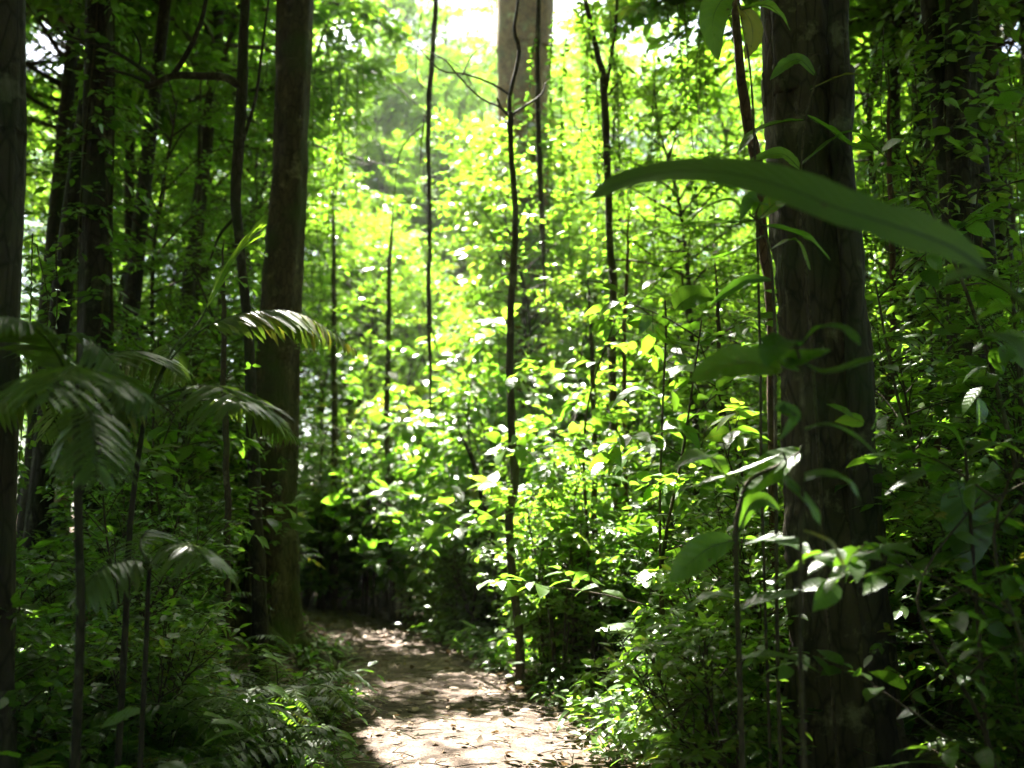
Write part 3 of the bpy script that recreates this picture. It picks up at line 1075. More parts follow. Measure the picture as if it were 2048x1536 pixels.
frond(B, q([(296, 806, 4.6), (400, 800, 4.8), (500, 810, 5.0), (600, 880, 5.2)]), 26, .22, .026, seed=26, droop=.35, drop=.3, bare=.4)
frond(B, q([(296, 806, 4.6), (230, 760, 4.9), (150, 790, 5.2), (80, 880, 5.4)]), 26, .24, .028, seed=27, droop=.35, drop=.35, bare=.3)
D_ = palm('low palm with one splayed grey-green frond beneath the sunlit frond', [(300, 1130), (296, 1180), (292, 1290)], 4.3, 10, 3)
frond(D_, q([(300, 1130, 4.3), (330, 1095, 4.3), (370, 1088, 4.15), (396, 1100, 3.95), (412, 1122, 3.7)]), 13, .27, .036, seed=31, droop=.42, drop=.3, bare=.3)
frond(D_, q([(300, 1130, 4.3), (280, 1090, 4.5), (300, 1060, 4.7), (330, 1080, 4.9)]), 14, .22, .03, M_FERN, seed=32, droop=.4)
frond(D_, q([(300, 1130, 4.3), (260, 1120, 4.2), (200, 1140, 4.0), (150, 1200, 3.9)]), 14, .22, .034, seed=33, droop=.5, drop=.4)

# ================================================================== big leaves on the right
def blade(mb, pts, hw, up, n=26, prof=None, cup=.18, wave=.03, seed=1, tone=.5):
    """one large leaf blade with thickness-free cross section of five points"""
    rng = np.random.default_rng(seed)
    C = curve(pts, n)
    T = nrm(np.gradient(C, axis=0))
    side = nrm(np.cross(T, np.asarray(up, float)))
    upv = np.cross(side, T)
    s = np.linspace(0, 1, n)
    w = hw * (np.sin(math.pi * s ** .85) ** .75 if prof is None else prof(s))
    w = np.maximum(w, .002) * (1 + .035 * np.sin(s * 37 + seed) * np.sin(s * 11 + 2 * seed))
    w = w * np.where(rng.random(n) < .06, .86, 1)
    vs = np.array([-1, -.55, 0, .55, 1])
    ph = rng.random() * 6
    V = []
    for v in vs:
        lift = cup * abs(v) * w + wave * hw * abs(v) * np.sin(s * 17 + ph + v * 2)
        V.append(C + side * (v * w)[:, None] + upv * lift[:, None])
    V = np.stack(V, 1)
    i = np.arange(n - 1)[:, None] * 5
    j = np.arange(4)[None, :]
    qd = np.stack([i + j, i + j + 1, i + 5 + j + 1, i + 5 + j], -1).reshape(-1, 4)
    mb.add(V.reshape(-1, 3), [qd], tone, np.stack([np.repeat(s, 5), np.tile(vs, n)], 1))
    return C


def big_leaf(parent, pts, hw, up=(0, 0, 1), mat=M_BROAD, seed=1, rib=.004, label=None, cup=.18, prof=None, tone=.5, wave=.03):
    o = np.array(parent.location)
    mb = MB()
    C = blade(mb, np.asarray(pts) - o, hw, up, 30, prof, cup, wave, seed, tone)
    l = mb.obj('leaf', mat, parent)
    if label:
        l['label'] = label
    rb = MB()
    tube(rb, C - nrm(np.asarray(up, float)) * rib * .4, np.linspace(rib, rib * .3, 30), 5)
    rb.obj('midrib', M_RIB, l)
    return l


def stalks(parent, lst, mat=M_STEM_G, name='stalk'):
    o = np.array(parent.location)
    for pts, r0, r1 in lst:
        mb = MB()
        c = curve(np.asarray(pts) - o, 24)
        tube(mb, c, np.linspace(r0, r1, 24), 8)
        mb.obj(name, mat, parent)


def on_ground(px, Y):
    x = (px - 1024) / FPX * Y
    return np.array([x, Y, float(gh(x, Y))])


g = on_ground(2120, 2.74)
t = thing('strap_leaved_plant', 'plant with one enormous strap leaf arching across the fluted trunk', 'plant', g)
base = at(1972, 540, 2.6)
stalks(t, [([g - [0, 0, .05], at(2110, 1200, 2.72), at(2100, 800, 2.7), at(2052, 620, 2.66), base], .013, .007)])
big_leaf(t, q([(1972, 540, 2.6), (1900, 492, 2.6), (1790, 452, 2.62), (1680, 418, 2.68), (1580, 378, 2.76), (1470, 348, 2.86), (1350, 343, 2.98), (1250, 362, 3.08), (1200, 385, 3.13), (1150, 412, 3.18)]),
         .098, (.12, -.88, .46), M_HERO, 5, .009, 'giant arching strap leaf', .12, lambda s: np.interp(s, [0, .06, .16, .3, .45, .62, .78, .88, .93, 1], [.12, .5, .85, 1, .93, .76, .52, .3, .08, .04]), .35, .03)
big_leaf(t, q([(2052, 620, 2.66), (1990, 560, 2.6), (1930, 548, 2.55), (1885, 566, 2.5)]), .035, (.1, -.6, .8), M_HERO, 6)
big_leaf(t, q([(2085, 720, 2.68), (2110, 650, 2.5), (2140, 640, 2.4), (2190, 700, 2.3)]), .05, (.1, -.5, .8), M_HERO, 7)
big_leaf(t, q([(2098, 800, 2.7), (2040, 700, 2.75), (1960, 670, 2.85), (1880, 720, 2.95)]), .045, (0, -.3, 1), M_HERO, 8)

# broad-leaved saplings with explicit leaves: (tip pts..., half width, normal)
def leafy(name, label, stem, Y, r, lst, seed, mat=M_BROAD):
    """stem: picture points top first; lst: leaves as (base, mid, tip, half width in px, normal, label or None)"""
    rng = np.random.default_rng(seed)
    P = to_ground(px_axis(stem, Y), .05)
    o = root_at(P)
    t = thing(name, label, 'plant', o)
    c = curve(P, 40)
    mb = MB()
    tube(mb, c - o, np.linspace(r * .55, r, 40), 8)
    mb.obj('stem', M_TWIG, t)
    st = MB()
    for k, (pts, hw, up, lb) in enumerate(lst):
        W = np.array([at(p[0], p[1], Y + (p[2] if len(p) > 2 else 0)) for p in pts])
        nn = c[np.argmin(np.linalg.norm(c - W[0] - [0, 0, .0], axis=1))]
        a = np.array([nn, (nn + W[0]) / 2 + [0, 0, .02], W[0]])
        tube(st, curve(a, 8) - o, np.linspace(r * .45, .003, 8), 5)
        big_leaf(t, W, hw * pxm(Y), up, mat, seed * 31 + k, .003, lb, tone=rng.random(), wave=.05)
    st.obj('petioles', M_STEM_G, t)
    return t


UPV, FACE = (0, -.15, 1), (0, -1, .55)
leafy('broad_leaved_sapling', 'broad-leaved sapling with a blazing white sunlit leaf against the fluted trunk',
      [(1600, 905), (1560, 930), (1500, 960), (1480, 1010), (1472, 1060), (1474, 1180), (1480, 1380)], 4.1, .013,
      [([(1605, 900), (1560, 925), (1520, 960), (1478, 992)], 36, (-.1, -.75, .8), 'leaf lit blazing white'),
       ([(1450, 950), (1425, 915, -.1), (1395, 912, -.2), (1350, 935, -.25)], 30, (0, -.5, 1), None),
       ([(1330, 990), (1420, 962), (1500, 935), (1560, 908)][::-1], 12, UPV, None),
       ([(1470, 1080), (1420, 1095), (1375, 1130), (1340, 1165)], 33, FACE, 'large matt green leaf facing forward'),
       ([(1480, 1090), (1540, 1080, -.1), (1590, 1090, -.2), (1620, 1110, -.3)], 26, (0, -.4, 1), None),
       ([(1478, 1060), (1500, 1010), (1530, 1000), (1560, 1020)], 18, FACE, None),
       ([(1474, 1200), (1440, 1190), (1400, 1200), (1370, 1225)], 20, UPV, None),
       ([(1476, 1220), (1520, 1200), (1570, 1190), (1620, 1180)], 22, (0, -.3, 1), None),
       ([(1478, 1320), (1530, 1310), (1590, 1320), (1640, 1345)], 22, UPV, None)], 71)
leafy('broad_leaved_sapling', 'shaded sapling whose wide dark leaf hangs left of the fluted trunk',
      [(1590, 690), (1600, 730), (1606, 860), (1604, 1000), (1600, 1200), (1604, 1420)], 3.3, .010,
      [([(1565, 742), (1500, 725), (1440, 735), (1380, 762)], 46, (0, -.9, .7), 'wide dark leaf'),
       ([(1596, 690), (1570, 680, -.1), (1545, 700, -.18), (1530, 735, -.22)], 34, (-.1, -.7, .8), None),
       ([(1600, 690), (1640, 655, -.05), (1690, 660, -.1), (1720, 690, -.15)], 24, (.1, -.4, 1), None),
       ([(1598, 720), (1650, 745), (1720, 725), (1800, 700)], 15, (0, -.5, 1), None),
       ([(1604, 740), (1570, 720), (1600, 715), (1660, 700)], 22, FACE, None),
       ([(1606, 840), (1560, 815), (1590, 830), (1560, 880)], 14, FACE, None),
       ([(1606, 860), (1660, 850), (1720, 880), (1770, 930)], 22, (0, -.2, 1), None),
       ([(1604, 960), (1640, 950), (1690, 960), (1720, 1000)], 30, (0, -.3, 1), None),
       ([(1604, 990), (1570, 960), (1620, 1010), (1640, 1050)], 18, (0, -.5, .9), None),
       ([(1602, 1060), (1650, 1080), (1670, 1100), (1690, 1140)], 18, (0, -.3, 1), None)], 72)
leafy('broad_leaved_sapling', 'upper spray of grey shining leaves crossing the fluted trunk at strap leaf height',
      [(1500, 430), (1530, 460), (1545, 560), (1550, 700), (1552, 1000), (1556, 1350)], 4.4, .010,
      [([(1500, 430), (1460, 400), (1410, 415), (1360, 450)], 16, (0, -.2, 1), None),
       ([(1505, 432), (1520, 405, -.1), (1500, 400, -.15), (1480, 440, -.2)], 18, FACE, None),
       ([(1510, 440), (1450, 445), (1370, 448), (1260, 470)], 17, (0, -.25, 1), None),
       ([(1515, 440), (1560, 400), (1600, 400), (1650, 430)], 34, (0, -.6, .8), None),
       ([(1520, 450), (1570, 460), (1620, 480), (1660, 520)], 24, UPV, None),
       ([(1530, 470), (1490, 490), (1450, 510), (1400, 520)], 16, UPV, None),
       ([(1540, 500), (1580, 480), (1600, 490), (1620, 540)], 16, (0, -.3, 1), None),
       ([(1545, 560), (1500, 560), (1460, 580), (1420, 610)], 14, FACE, None)], 73)
leafy('climbing_plant', 'climber with grey drooping leaves high on the fluted trunk', [(1640, 130), (1610, 250), (1600, 420), (1620, 640)], 4.9, .010,
      [([(1620, 180), (1650, 165), (1690, 150), (1730, 150)], 14, (0, -.3, 1), None),
       ([(1608, 240), (1560, 245), (1510, 265), (1474, 310)], 24, (0, -.4, 1), None),
       ([(1612, 230), (1660, 260), (1700, 290), (1740, 300)], 22, (0, -.2, 1), None),
       ([(1602, 330), (1640, 300), (1680, 270), (1720, 260)], 20, (0, -.2, 1), None),
       ([(1602, 340), (1570, 310), (1540, 310), (1500, 320)], 18, FACE, None),
       ([(1630, 150), (1600, 120), (1570, 130), (1540, 160)], 18, FACE, None),
       ([(1604, 400), (1640, 380), (1690, 400), (1740, 430)], 24, (0, -.2, 1), None)], 74)
leafy('broad_leaved_sapling', 'sapling with huge black drooping leaf at the right, under the ridged trunk',
      [(1930, 900), (1935, 960), (1945, 1100), (1960, 1300)], 4.4, .012,
      [([(1915, 960), (1925, 1010), (1935, 1070), (1928, 1145)], 58, (.1, -1, .15), 'huge dark drooping leaf'),
       ([(1930, 920), (1880, 930), (1820, 960), (1770, 990)], 26, (0, -.2, 1), None),
       ([(1932, 915), (1980, 890), (2030, 900), (2070, 940)], 28, (0, -.2, 1), None),
       ([(1930, 905), (1900, 860), (1850, 850), (1800, 860)], 22, (0, -.1, 1), None),
       ([(1940, 1060), (1990, 1040), (2040, 1050), (2080, 1080)], 24, UPV, None),
       ([(1940, 1100), (1880, 1120), (1820, 1150), (1790, 1190)], 24, (0, -.3, 1), None)], 75)
leafy('broad_leaved_sapling', 'leaves dangling from above, dark heart-shaped one at the top beside the fluted trunk',
      [(1470, -60), (1480, 20), (1505, 200), (1520, 700), (1524, 1000)], 4.6, .008,
      [([(1470, -10), (1440, 5), (1425, 50), (1436, 122)], 34, (-.1, -1, .3), 'dark heart-shaped leaf'),
       ([(1476, 10), (1500, 40), (1505, 80), (1490, 120)], 22, (.1, -1, .3), None),
       ([(1480, 20), (1530, 10), (1560, 30), (1580, 60)], 20, UPV, None)], 76)
leafy('broad_leaved_sapling', 'low sapling with a pale horizontal leaf beside the sunny patch of path',
      [(1300, 1255), (1304, 1300), (1310, 1400)], 6.4, .010,
      [([(1300, 1280), (1270, 1262), (1235, 1256), (1190, 1262)], 17, (0, -.5, 1), 'pale horizontal leaf'),
       ([(1302, 1290), (1280, 1295), (1258, 1310), (1234, 1338)], 16, FACE, None),
       ([(1304, 1270), (1330, 1255), (1360, 1250), (1400, 1262)], 16, (0, -.2, 1), None),
       ([(1304, 1320), (1330, 1330), (1360, 1350), (1380, 1385)], 15, FACE, None),
       ([(1304, 1340), (1285, 1350), (1262, 1372), (1250, 1400)], 15, FACE, None)], 77)
leafy('broad_leaved_sapling', 'sapling holding flat bright green leaves right of the tall forked sapling',
      [(1330, 600), (1332, 660), (1326, 800), (1320, 1000), (1322, 1260)], 7.4, .012,
      [([(1350, 620), (1370, 600), (1400, 592), (1432, 600)], 30, FACE, 'round bright green leaf'),
       ([(1350, 690), (1320, 670), (1290, 655), (1250, 645)], 26, (0, -.7, .8), None),
       ([(1340, 680), (1380, 690), (1410, 690), (1440, 700)], 20, (0, -.4, 1), None),
       ([(1328, 760), (1360, 740), (1400, 745), (1430, 770)], 22, (0, -.5, 1), None),
       ([(1326, 800), (1280, 780), (1250, 790), (1220, 820)], 20, (0, -.3, 1), None),
       ([(1324, 860), (1350, 850), (1380, 870), (1400, 900)], 22, (0, -.6, 1), None),
       ([(1322, 900), (1280, 900), (1250, 920), (1230, 950)], 20, (0, -.3, 1), None)], 78)


# ================================================================== prototypes for the thicket
def proto_shrub(seed, h, L, n_st=5, spread=.5, tmpl=T_M, wid=.45):
    """many-stemmed small-leaved shrub; returns {part: (mesh, material)}"""
    rng = np.random.default_rng(seed)
    bk, fol = MB(), MB()
    for i in range(n_st):
        a = rng.random() * 6.28
        hh = h * rng.uniform(.6, 1.0)
        e = np.array([math.cos(a), math.sin(a), 0]) * spread * rng.uniform(.4, 1.2)
        ax = curve([np.array([0, 0, -.1]) + e * .1, e * .35 + [0, 0, hh * .4], e * .8 + [0, 0, hh * .75], e + [0, 0, hh]], 12)
        tube(bk, ax, np.linspace(.014, .004, 12) * (h / 2) ** .5, 6)
        S, D = branching(bk, rng, ax, None, hh * .18, hh * .98, max(6, int(8 * h)), .42 * h ** .6, 5, lambda q: .5 + .5 * math.sin(math.pi * min(1, q * .9 + .1)), .006, (.05, .5))
        spray(bk, fol, rng, S, D, rng.uniform(.12, .3, len(S)) * (L / .08) ** .5, 6, L, L * wid, tmpl, None, .002)
    return {'stems': (bk.mesh('stems', M_TWIG), M_TWIG), 'foliage': (fol.mesh('foliage', M_SHRUB), M_SHRUB)}


def proto_sapling(seed, h, L, n=26, wid=.48, n_br=6):
    """single-stemmed sapling with few broad leaves"""
    rng = np.random.default_rng(seed)
    bk, fol = MB(), MB()
    ax = curve(np.array([[0, 0, -.1], [rng.normal(0, .06), rng.normal(0, .06), h * .35], [rng.normal(0, .12), rng.normal(0, .12), h * .7], [rng.normal(0, .2), rng.normal(0, .2), h]]), 16)
    tube(bk, ax, np.linspace(.018, .005, 16) * (h / 2.5) ** .6, 7)
    S, D = [], []
    for i in range(n_br):
        t = .22 + .75 * (i + rng.random()) / n_br
        p = np.array([np.interp(t * h, ax[:, 2], ax[:, k]) for k in range(3)])
        a = i * 2.4 + rng.normal(0, .4)
        e = rng.uniform(.1, .6)
        d = np.array([math.cos(a) * math.cos(e), math.sin(a) * math.cos(e), math.sin(e)])
        ln = rng.uniform(.35, .8) * h ** .4
        c = curve([p, p + d * ln * .5 + [0, 0, .04], p + d * ln], 6)
        tube(bk, c, np.linspace(.007, .003, 6), 5)
        for k in (2, 3, 4, 5):
            S.append(c[k])
            D.append(d + rng.normal(0, .5, 3))
    for i in range(n // 4):
        t = .3 + .7 * i / (n / 4)
        S.append(np.array([np.interp(t * h, ax[:, 2], ax[:, k]) for k in range(3)]))
        D.append(rand_dirs(rng, 1, -.1, .5)[0])
    S, D = np.array(S), np.array(D)
    spray(bk, fol, rng, S, D, rng.uniform(.2, .42, len(S)), 5, L, L * wid, T_B, None, .003, .4, .35, .25)
    return {'stem': (bk.mesh('stem', M_TWIG), M_TWIG), 'foliage': (fol.mesh('foliage', M_BROAD), M_BROAD)}


def proto_tree(seed, h, base, reach, nl, ntw, m, L, r=.09):
    """slim understorey tree with a layered crown"""
    rng = np.random.default_rng(seed)
    bk, fol, tr = MB(), MB(), MB()
    k = rng.normal(0, .05 * h, (2, 2))
    ax = curve(np.array([[0, 0, -.3], [k[0, 0] * .5, k[0, 1] * .5, h * .35], [k[0, 0], k[0, 1], h * .7], [k[1, 0], k[1, 1], h]]), 24)
    tube(tr, ax, np.linspace(r, r * .2, 24), 9, True, None, .5, .03, rng)
    S, D = branching(bk, rng, ax, None, base, h, nl, reach, ntw, lambda q: .45 + .55 * math.sin(math.pi * min(1, q * .85 + .15)), r * .35, (-.1, .5))
    spray(bk, fol, rng, S, D, rng.uniform(.35, .8, len(S)), m, L, L * .46, T_S, None, .005, .5, .2)
    return {'trunk': (tr.mesh('trunk', M_BARK_DARK), M_BARK_DARK), 'limbs': (bk.mesh('limbs', M_TWIG), M_TWIG), 'crown': (fol.mesh('crown', M_CANOPY, False), M_CANOPY)}


def proto_fern(seed, n=9, ln=.8, nl=30, ll=.13, dead=False):
    rng = np.random.default_rng(seed)
    fol, rc = MB(), MB()
    for i in range(n):
        a = i * 2.4 + rng.normal(0, .25)
        e = rng.uniform(.5, 1.25)
        d = np.array([math.cos(a), math.sin(a), 0])
        l = ln * rng.uniform(.7, 1.15)
        C = curve(np.array([[0, 0, -.03], d * l * .3 * math.cos(e) + [0, 0, l * .45 * math.sin(e)], d * l * .68 + [0, 0, l * .55 * math.sin(e)], d * l * 1.0 + [0, 0, l * .3 * math.sin(e)]]), 30)
        tan = nrm(np.gradient(C, axis=0))
        s = np.linspace(.15, .98, nl)
        P = np.stack([np.interp(s * 29, np.arange(30), C[:, j]) for j in range(3)], 1)
        T = nrm(np.stack([np.interp(s * 29, np.arange(30), tan[:, j]) for j in range(3)], 1))
        side = nrm(np.cross(T, [0, 0, 1.0]))
        pr = np.clip(np.sin(math.pi * (s * .82 + .14)), .15, 1)
        tn = rng.random()
        for sg in (1, -1):
            leaves(fol, P, side * sg + T * .35 + [0, 0, -.15] + rng.normal(0, .08, (nl, 3)), np.array([0, 0, 1.]) + rng.normal(0, .15, (nl, 3)), ll * pr, .026 + 0 * s, T_M, rng.normal(.3, .1, nl), rng, np.full(nl, tn))
        tube(rc, C, np.linspace(.005, .0015, 30), 5)
    return {'fronds': (fol.mesh('fronds', M_LITTER if dead else M_FERN), M_FERN), 'rachises': (rc.mesh('rachises', M_STEM_G), M_STEM_G)}


def proto_herb(seed, n=40, L=.16, h=.5, wid=.4, tall=False):
    """low plant: leaves on stalks from one base"""
    rng = np.random.default_rng(seed)
    fol, st = MB(), MB()
    d = rand_dirs(rng, n, .25, .95)
    ln = rng.uniform(.3, 1.0, n) * h
    A = rng.normal(0, .05, (n, 3)) * [1, 1, 0]
    B = A + d * ln[:, None]
    sticks(st, A - [0, 0, .03], B, .003, .002, .02)
    out = d * [1, 1, 0] + rng.normal(0, .2, (n, 3)) + [0, 0, .05]
    if tall:
        leaves(fol, A, d, np.array([0, 0, 1.]) + rng.normal(0, .2, (n, 3)) - d * .5, ln * 1.5, .03 + 0 * ln, T_P, rng.normal(.75, .15, n), rng)
    else:
        leaves(fol, B, out, np.array([0, 0, 1.]) + rng.normal(0, .3, (n, 3)), L * rng.uniform(.6, 1.2, n), L * wid * rng.uniform(.8, 1.1, n), T_B, rng.normal(.35, .15, n), rng)
    return {'foliage': (fol.mesh('foliage', M_BROAD), M_BROAD), 'stalks': (st.mesh('stalks', M_STEM_G), M_STEM_G)}


def proto_creeper(seed, h, L):
    """curtain of leafy strands hanging from above"""
    rng = np.random.default_rng(seed)
    bk, fol = MB(), MB()
    for i in range(7):
        x, y = rng.normal(0, .25, 2)
        l = h * rng.uniform(.6, 1)
        c = curve(np.array([[x, y, 0], [x + rng.normal(0, .1), y + rng.normal(0, .1), -l * .4], [x + rng.normal(0, .15), y + rng.normal(0, .15), -l]]), 14)
        tube(bk, c, np.linspace(.006, .003, 14), 5)
        k = rng.uniform(0, 13, int(l * 26))
        P = np.stack([np.interp(k, np.arange(14), c[:, j]) for j in range(3)], 1)
        n = len(P)
        leaves(fol, P, rand_dirs(rng, n, -.7, .2), rng.normal(0, .5, (n, 3)) + [0, -.4, .8], L * rng.uniform(.6, 1.2, n), L * .55 * rng.uniform(.8, 1.1, n), T_M, rng.normal(.2, .1, n), rng)
    return {'strands': (bk.mesh('strands', M_TWIG), M_TWIG), 'foliage': (fol.mesh('foliage', M_SHRUB), M_SHRUB)}


PROTO = {
    'shrub': [proto_shrub(101, 1.6, .075), proto_shrub(102, 2.2, .085), proto_shrub(103, 2.8, .07, 4), proto_shrub(104, 1.2, .09, 6), proto_shrub(105, 2.4, .11, 4, .6)],
    'young_tree': [proto_sapling(201, 2.2, .17), proto_sapling(202, 3.0, .20, 30), proto_sapling(203, 3.6, .18, 36, .5, 8), proto_sapling(204, 1.5, .15, 24, .5, 5), proto_sapling(205, 2.6, .24, 24, .55)],
    'understorey_tree': [proto_tree(301, 6.5, 1.6, 1.5, 26, 12, 9, .12, .05), proto_tree(302, 9, 2.4, 2.0, 34, 13, 9, .14, .07), proto_tree(303, 12, 3.2, 2.6, 40, 15, 10, .15, .09),
                         proto_tree(304, 8, 1.8, 2.2, 32, 14, 10, .11, .06), proto_tree(305, 5, 1.0, 1.4, 24, 12, 9, .13, .045), proto_tree(306, 15, 4.5, 3.0, 44, 16, 10, .17, .11)],
    'fern': [proto_fern(401), proto_fern(402, 11, 1.0, 34, .16), proto_fern(403, 7, .65, 26, .11), proto_fern(404, 6, .8, 26, .10, True)],
    'herb': [proto_herb(501), proto_herb(502, 55, .12, .4), proto_herb(503, 34, .22, .6, .45), proto_herb(504, 46, .1, .75, .4, True)],
    'creeper': [proto_creeper(601, 2.6, .09), proto_creeper(602, 3.6, .075)],
}

LAND = [('the near-black edge trunk', 20), ('the shaded left palm', 160), ('the leaning trunk', 490), ('the thick mossy trunk', 560),
        ('the knotted thin liana', 856), ('the pale brown trunk', 1048), ('the tall forked sapling', 1220), ('the red liana', 1490),
        ('the huge fluted trunk', 1650), ('the straight narrow trunk', 1840), ('the ridged trunk', 1930)]
ORD = ['', 'second ', 'third ', 'fourth ', 'fifth ', 'sixth ', 'seventh ', 'eighth ', 'ninth ', 'tenth ', 'eleventh ', 'twelfth ']
NUM = ['zero', 'one', 'two', 'three', 'four', 'five', 'six', 'seven', 'eight', 'nine', 'ten', 'eleven', 'twelve', 'thirteen', 'fourteen', 'fifteen', 'sixteen']
PLACED = []


def plant(kind, v, x, y, sc=1.0, rz=0.0, z=None, tilt=(0, 0)):
    parts = PROTO[kind][v]
    z = float(gh(x, y)) if z is None else z
    t = thing(kind, None, None, (x, y, z), None, rz, sc)
    t.rotation_euler = (tilt[0], tilt[1], rz)
    for nm, (me, mt) in parts.items():
        o = bpy.data.objects.new(nm, me)
        COL.objects.link(o)
        o.parent = t
    PLACED.append((t, kind, v))
    return t


H = {'shrub': (1.6, 2.2, 2.8, 1.2, 2.4), 'young_tree': (2.2, 3.0, 3.6, 1.5, 2.6), 'understorey_tree': (6.5, 9, 12, 8, 5, 15), 'fern': (.5, .6, .4, .45), 'herb': (.5, .4, .6, .75), 'creeper': (0, 0)}
RAD = {'shrub': .75, 'young_tree': .7, 'understorey_tree': 1.8, 'fern': .8, 'herb': .4, 'creeper': .5}


def clear_of(kind, v, x, y, sc):
    """False where a plant would hide the path, a named trunk or the pool of light"""
    r = RAD[kind] * sc * .8
    h = H[kind][v] * sc + .2
    g0 = float(gh(x, y))
    px, top, _z = proj((x, y, g0 + h))
    _px, bot, _z = proj((x, y, g0))
    rp = r / pxm(y)
    if y < 17.3 and abs(x - path_x(y)) < .84 + r * .55:
        return False

    def hides(x0, x1, y0, y1, depth):
        return y < depth and px + rp > x0 and px - rp < x1 and top < y1 and bot > y0
    if hides(495, 632, 0, 1180, 11.4) or hides(650, 980, 1290, 1500, 16) or hides(980, 1190, 1390, 1500, 10) or hides(625, 715, 1235, 1300, 16.5):
        return False
    if hides(100 - rp * .25, 168, 920, 1015, 15.8) or (kind == 'understorey_tree' and v not in (0, 4) and hides(70 - rp * .7, 165 + rp * .7, 50, 140, 60)) or (kind == 'understorey_tree' and hides(1960, 2048, 20, 160, 12)):
        return False
    if hides(1520, 1780, 0, 1450, 5.2) or hides(985, 1112, 0, 225, 15.4) or hides(470, 510, 0, 700, 9.3):
        return False
    if hides(380, 720, 600, 760, 5.0) or hides(300, 610, 780, 900, 4.6) or hides(1140, 1990, 330, 560, 3.3):
        return False
    return True


def scatter(kind, n, xr, yr, variants, sc=(.8, 1.2), seed=0, ymin_gap=.0, test=None):
    rng = np.random.default_rng(seed)
    got, tries, pts = 0, 0, []
    while got < n and tries < n * 40:
        tries += 1
        y = rng.uniform(*yr)
        x = rng.uniform(*xr) if not callable(xr) else xr(rng, y)
        v = int(rng.choice(variants))
        s = rng.uniform(*sc)
        if any((x - a) ** 2 + (y - b) ** 2 < ymin_gap ** 2 for a, b in pts) or not clear_of(kind, v, x, y, s):
            continue
        if test and not test(x, y):
            continue
        pts.append((x, y))
        plant(kind, v, x, y, s, rng.random() * 6.28, None, tuple(rng.normal(0, .05, 2)))
        got += 1
    return got


def fan(lo, hi):
    """x range given as picture columns"""
    return lambda rng, y: (rng.uniform(lo, hi) - 1024) / FPX * y


# -- the bright thicket right of the path
scatter('young_tree', 18, fan(960, 1320), (9.3, 14), [0, 1, 2, 4], (.75, 1.1), 1, .45)
scatter('young_tree', 20, fan(720, 1450), (13.8, 19), [1, 2, 4], (.9, 1.3), 2, .6)
scatter('shrub', 16, fan(940, 1350), (9.3, 14), [0, 1, 2, 4], (.7, 1.1), 3, .5)
scatter('shrub', 24, fan(725, 1500), (13.8, 20), [0, 1, 2, 4], (.8, 1.3), 4, .6)
scatter('shrub', 16, fan(590, 770), (17.4, 23), [0, 1, 2, 4], (.9, 1.4), 8, .45)
scatter('young_tree', 8, fan(600, 780), (17.6, 22), [1, 2, 4], (.9, 1.2), 10, .6)
scatter('understorey_tree', 9, fan(1240, 1480), (15.5, 19), [4, 0], (.75, .95), 9, 1.0)
scatter('young_tree', 16, fan(730, 1010), (13.6, 17.5), [2, 1, 4], (1.0, 1.45), 41, .45)

scatter('herb', 16, fan(760, 1350), (8.2, 14), [0, 1, 2], (.7, 1.2), 5, .4)
scatter('understorey_tree', 14, fan(1190, 1540), (18.5, 27), [0, 3, 4, 1], (.75, 1.05), 6, 1.2)
scatter('understorey_tree', 22, fan(540, 1160), (31.5, 39), [2, 5], (.9, 1.25), 17, 1.3)
scatter('understorey_tree', 15, fan(1150, 1560), (26, 38), [1, 2, 5], (.85, 1.2), 7, 1.5)
# -- right side
scatter('young_tree', 14, fan(1240, 2080), (6.2, 10.5), [0, 1, 2, 4], (.75, 1.1), 11, .6)
scatter('shrub', 16, fan(1230, 2080), (5.6, 11), [0, 1, 2, 3], (.7, 1.1), 12, .5)
scatter('understorey_tree', 14, fan(1380, 2100), (9.5, 20), [0, 1, 3, 4], (.75, 1.05), 13, 1.4)
scatter('understorey_tree', 9, fan(1450, 2150), (20, 34), [1, 2, 5], (.9, 1.2), 14, 2.0)
scatter('herb', 26, fan(1180, 2080), (4.6, 9), [0, 1, 2, 3], (.7, 1.2), 15, .35)
scatter('fern', 10, fan(1260, 2060), (4.6, 9), [0, 1, 2, 3], (.5, 1.0), 16, .5)
# -- left side
scatter('understorey_tree', 14, fan(40, 470), (8.6, 13), [4, 4, 0], (.7, 1.0), 28, .8)
scatter('shrub', 10, fan(40, 470), (9, 14), [2, 4, 1], (1.1, 1.5), 29, .7)
scatter('understorey_tree', 12, fan(20, 480), (10.5, 20), [0, 1, 3, 4], (.75, 1.05), 21, 1.4)
scatter('understorey_tree', 10, fan(-80, 470), (20, 34), [1, 2, 5], (.9, 1.2), 23, 2.0)
scatter('shrub', 14, fan(-20, 480), (7.5, 14), [0, 1, 2, 3, 4], (.7, 1.1), 24, .7)
scatter('young_tree', 7, fan(-20, 470), (8, 13), [0, 1, 3, 4], (.7, 1.0), 25, .8)
scatter('herb', 30, fan(-20, 640), (4.4, 9.5), [0, 1, 2, 3], (.7, 1.2), 26, .35)
scatter('fern', 30, fan(-20, 620), (4.4, 10), [0, 1, 2, 3], (.6, 1.15), 27, .45)
for v, px, Y, s_ in ((3, 1960, 4.2, 1.0), (0, 2050, 3.9, .85), (2, 2040, 5.0, .9), (1, 1850, 5.6, .9)):
    plant('young_tree', v, (px - 1024) / FPX * Y, Y, s_, px * .37)
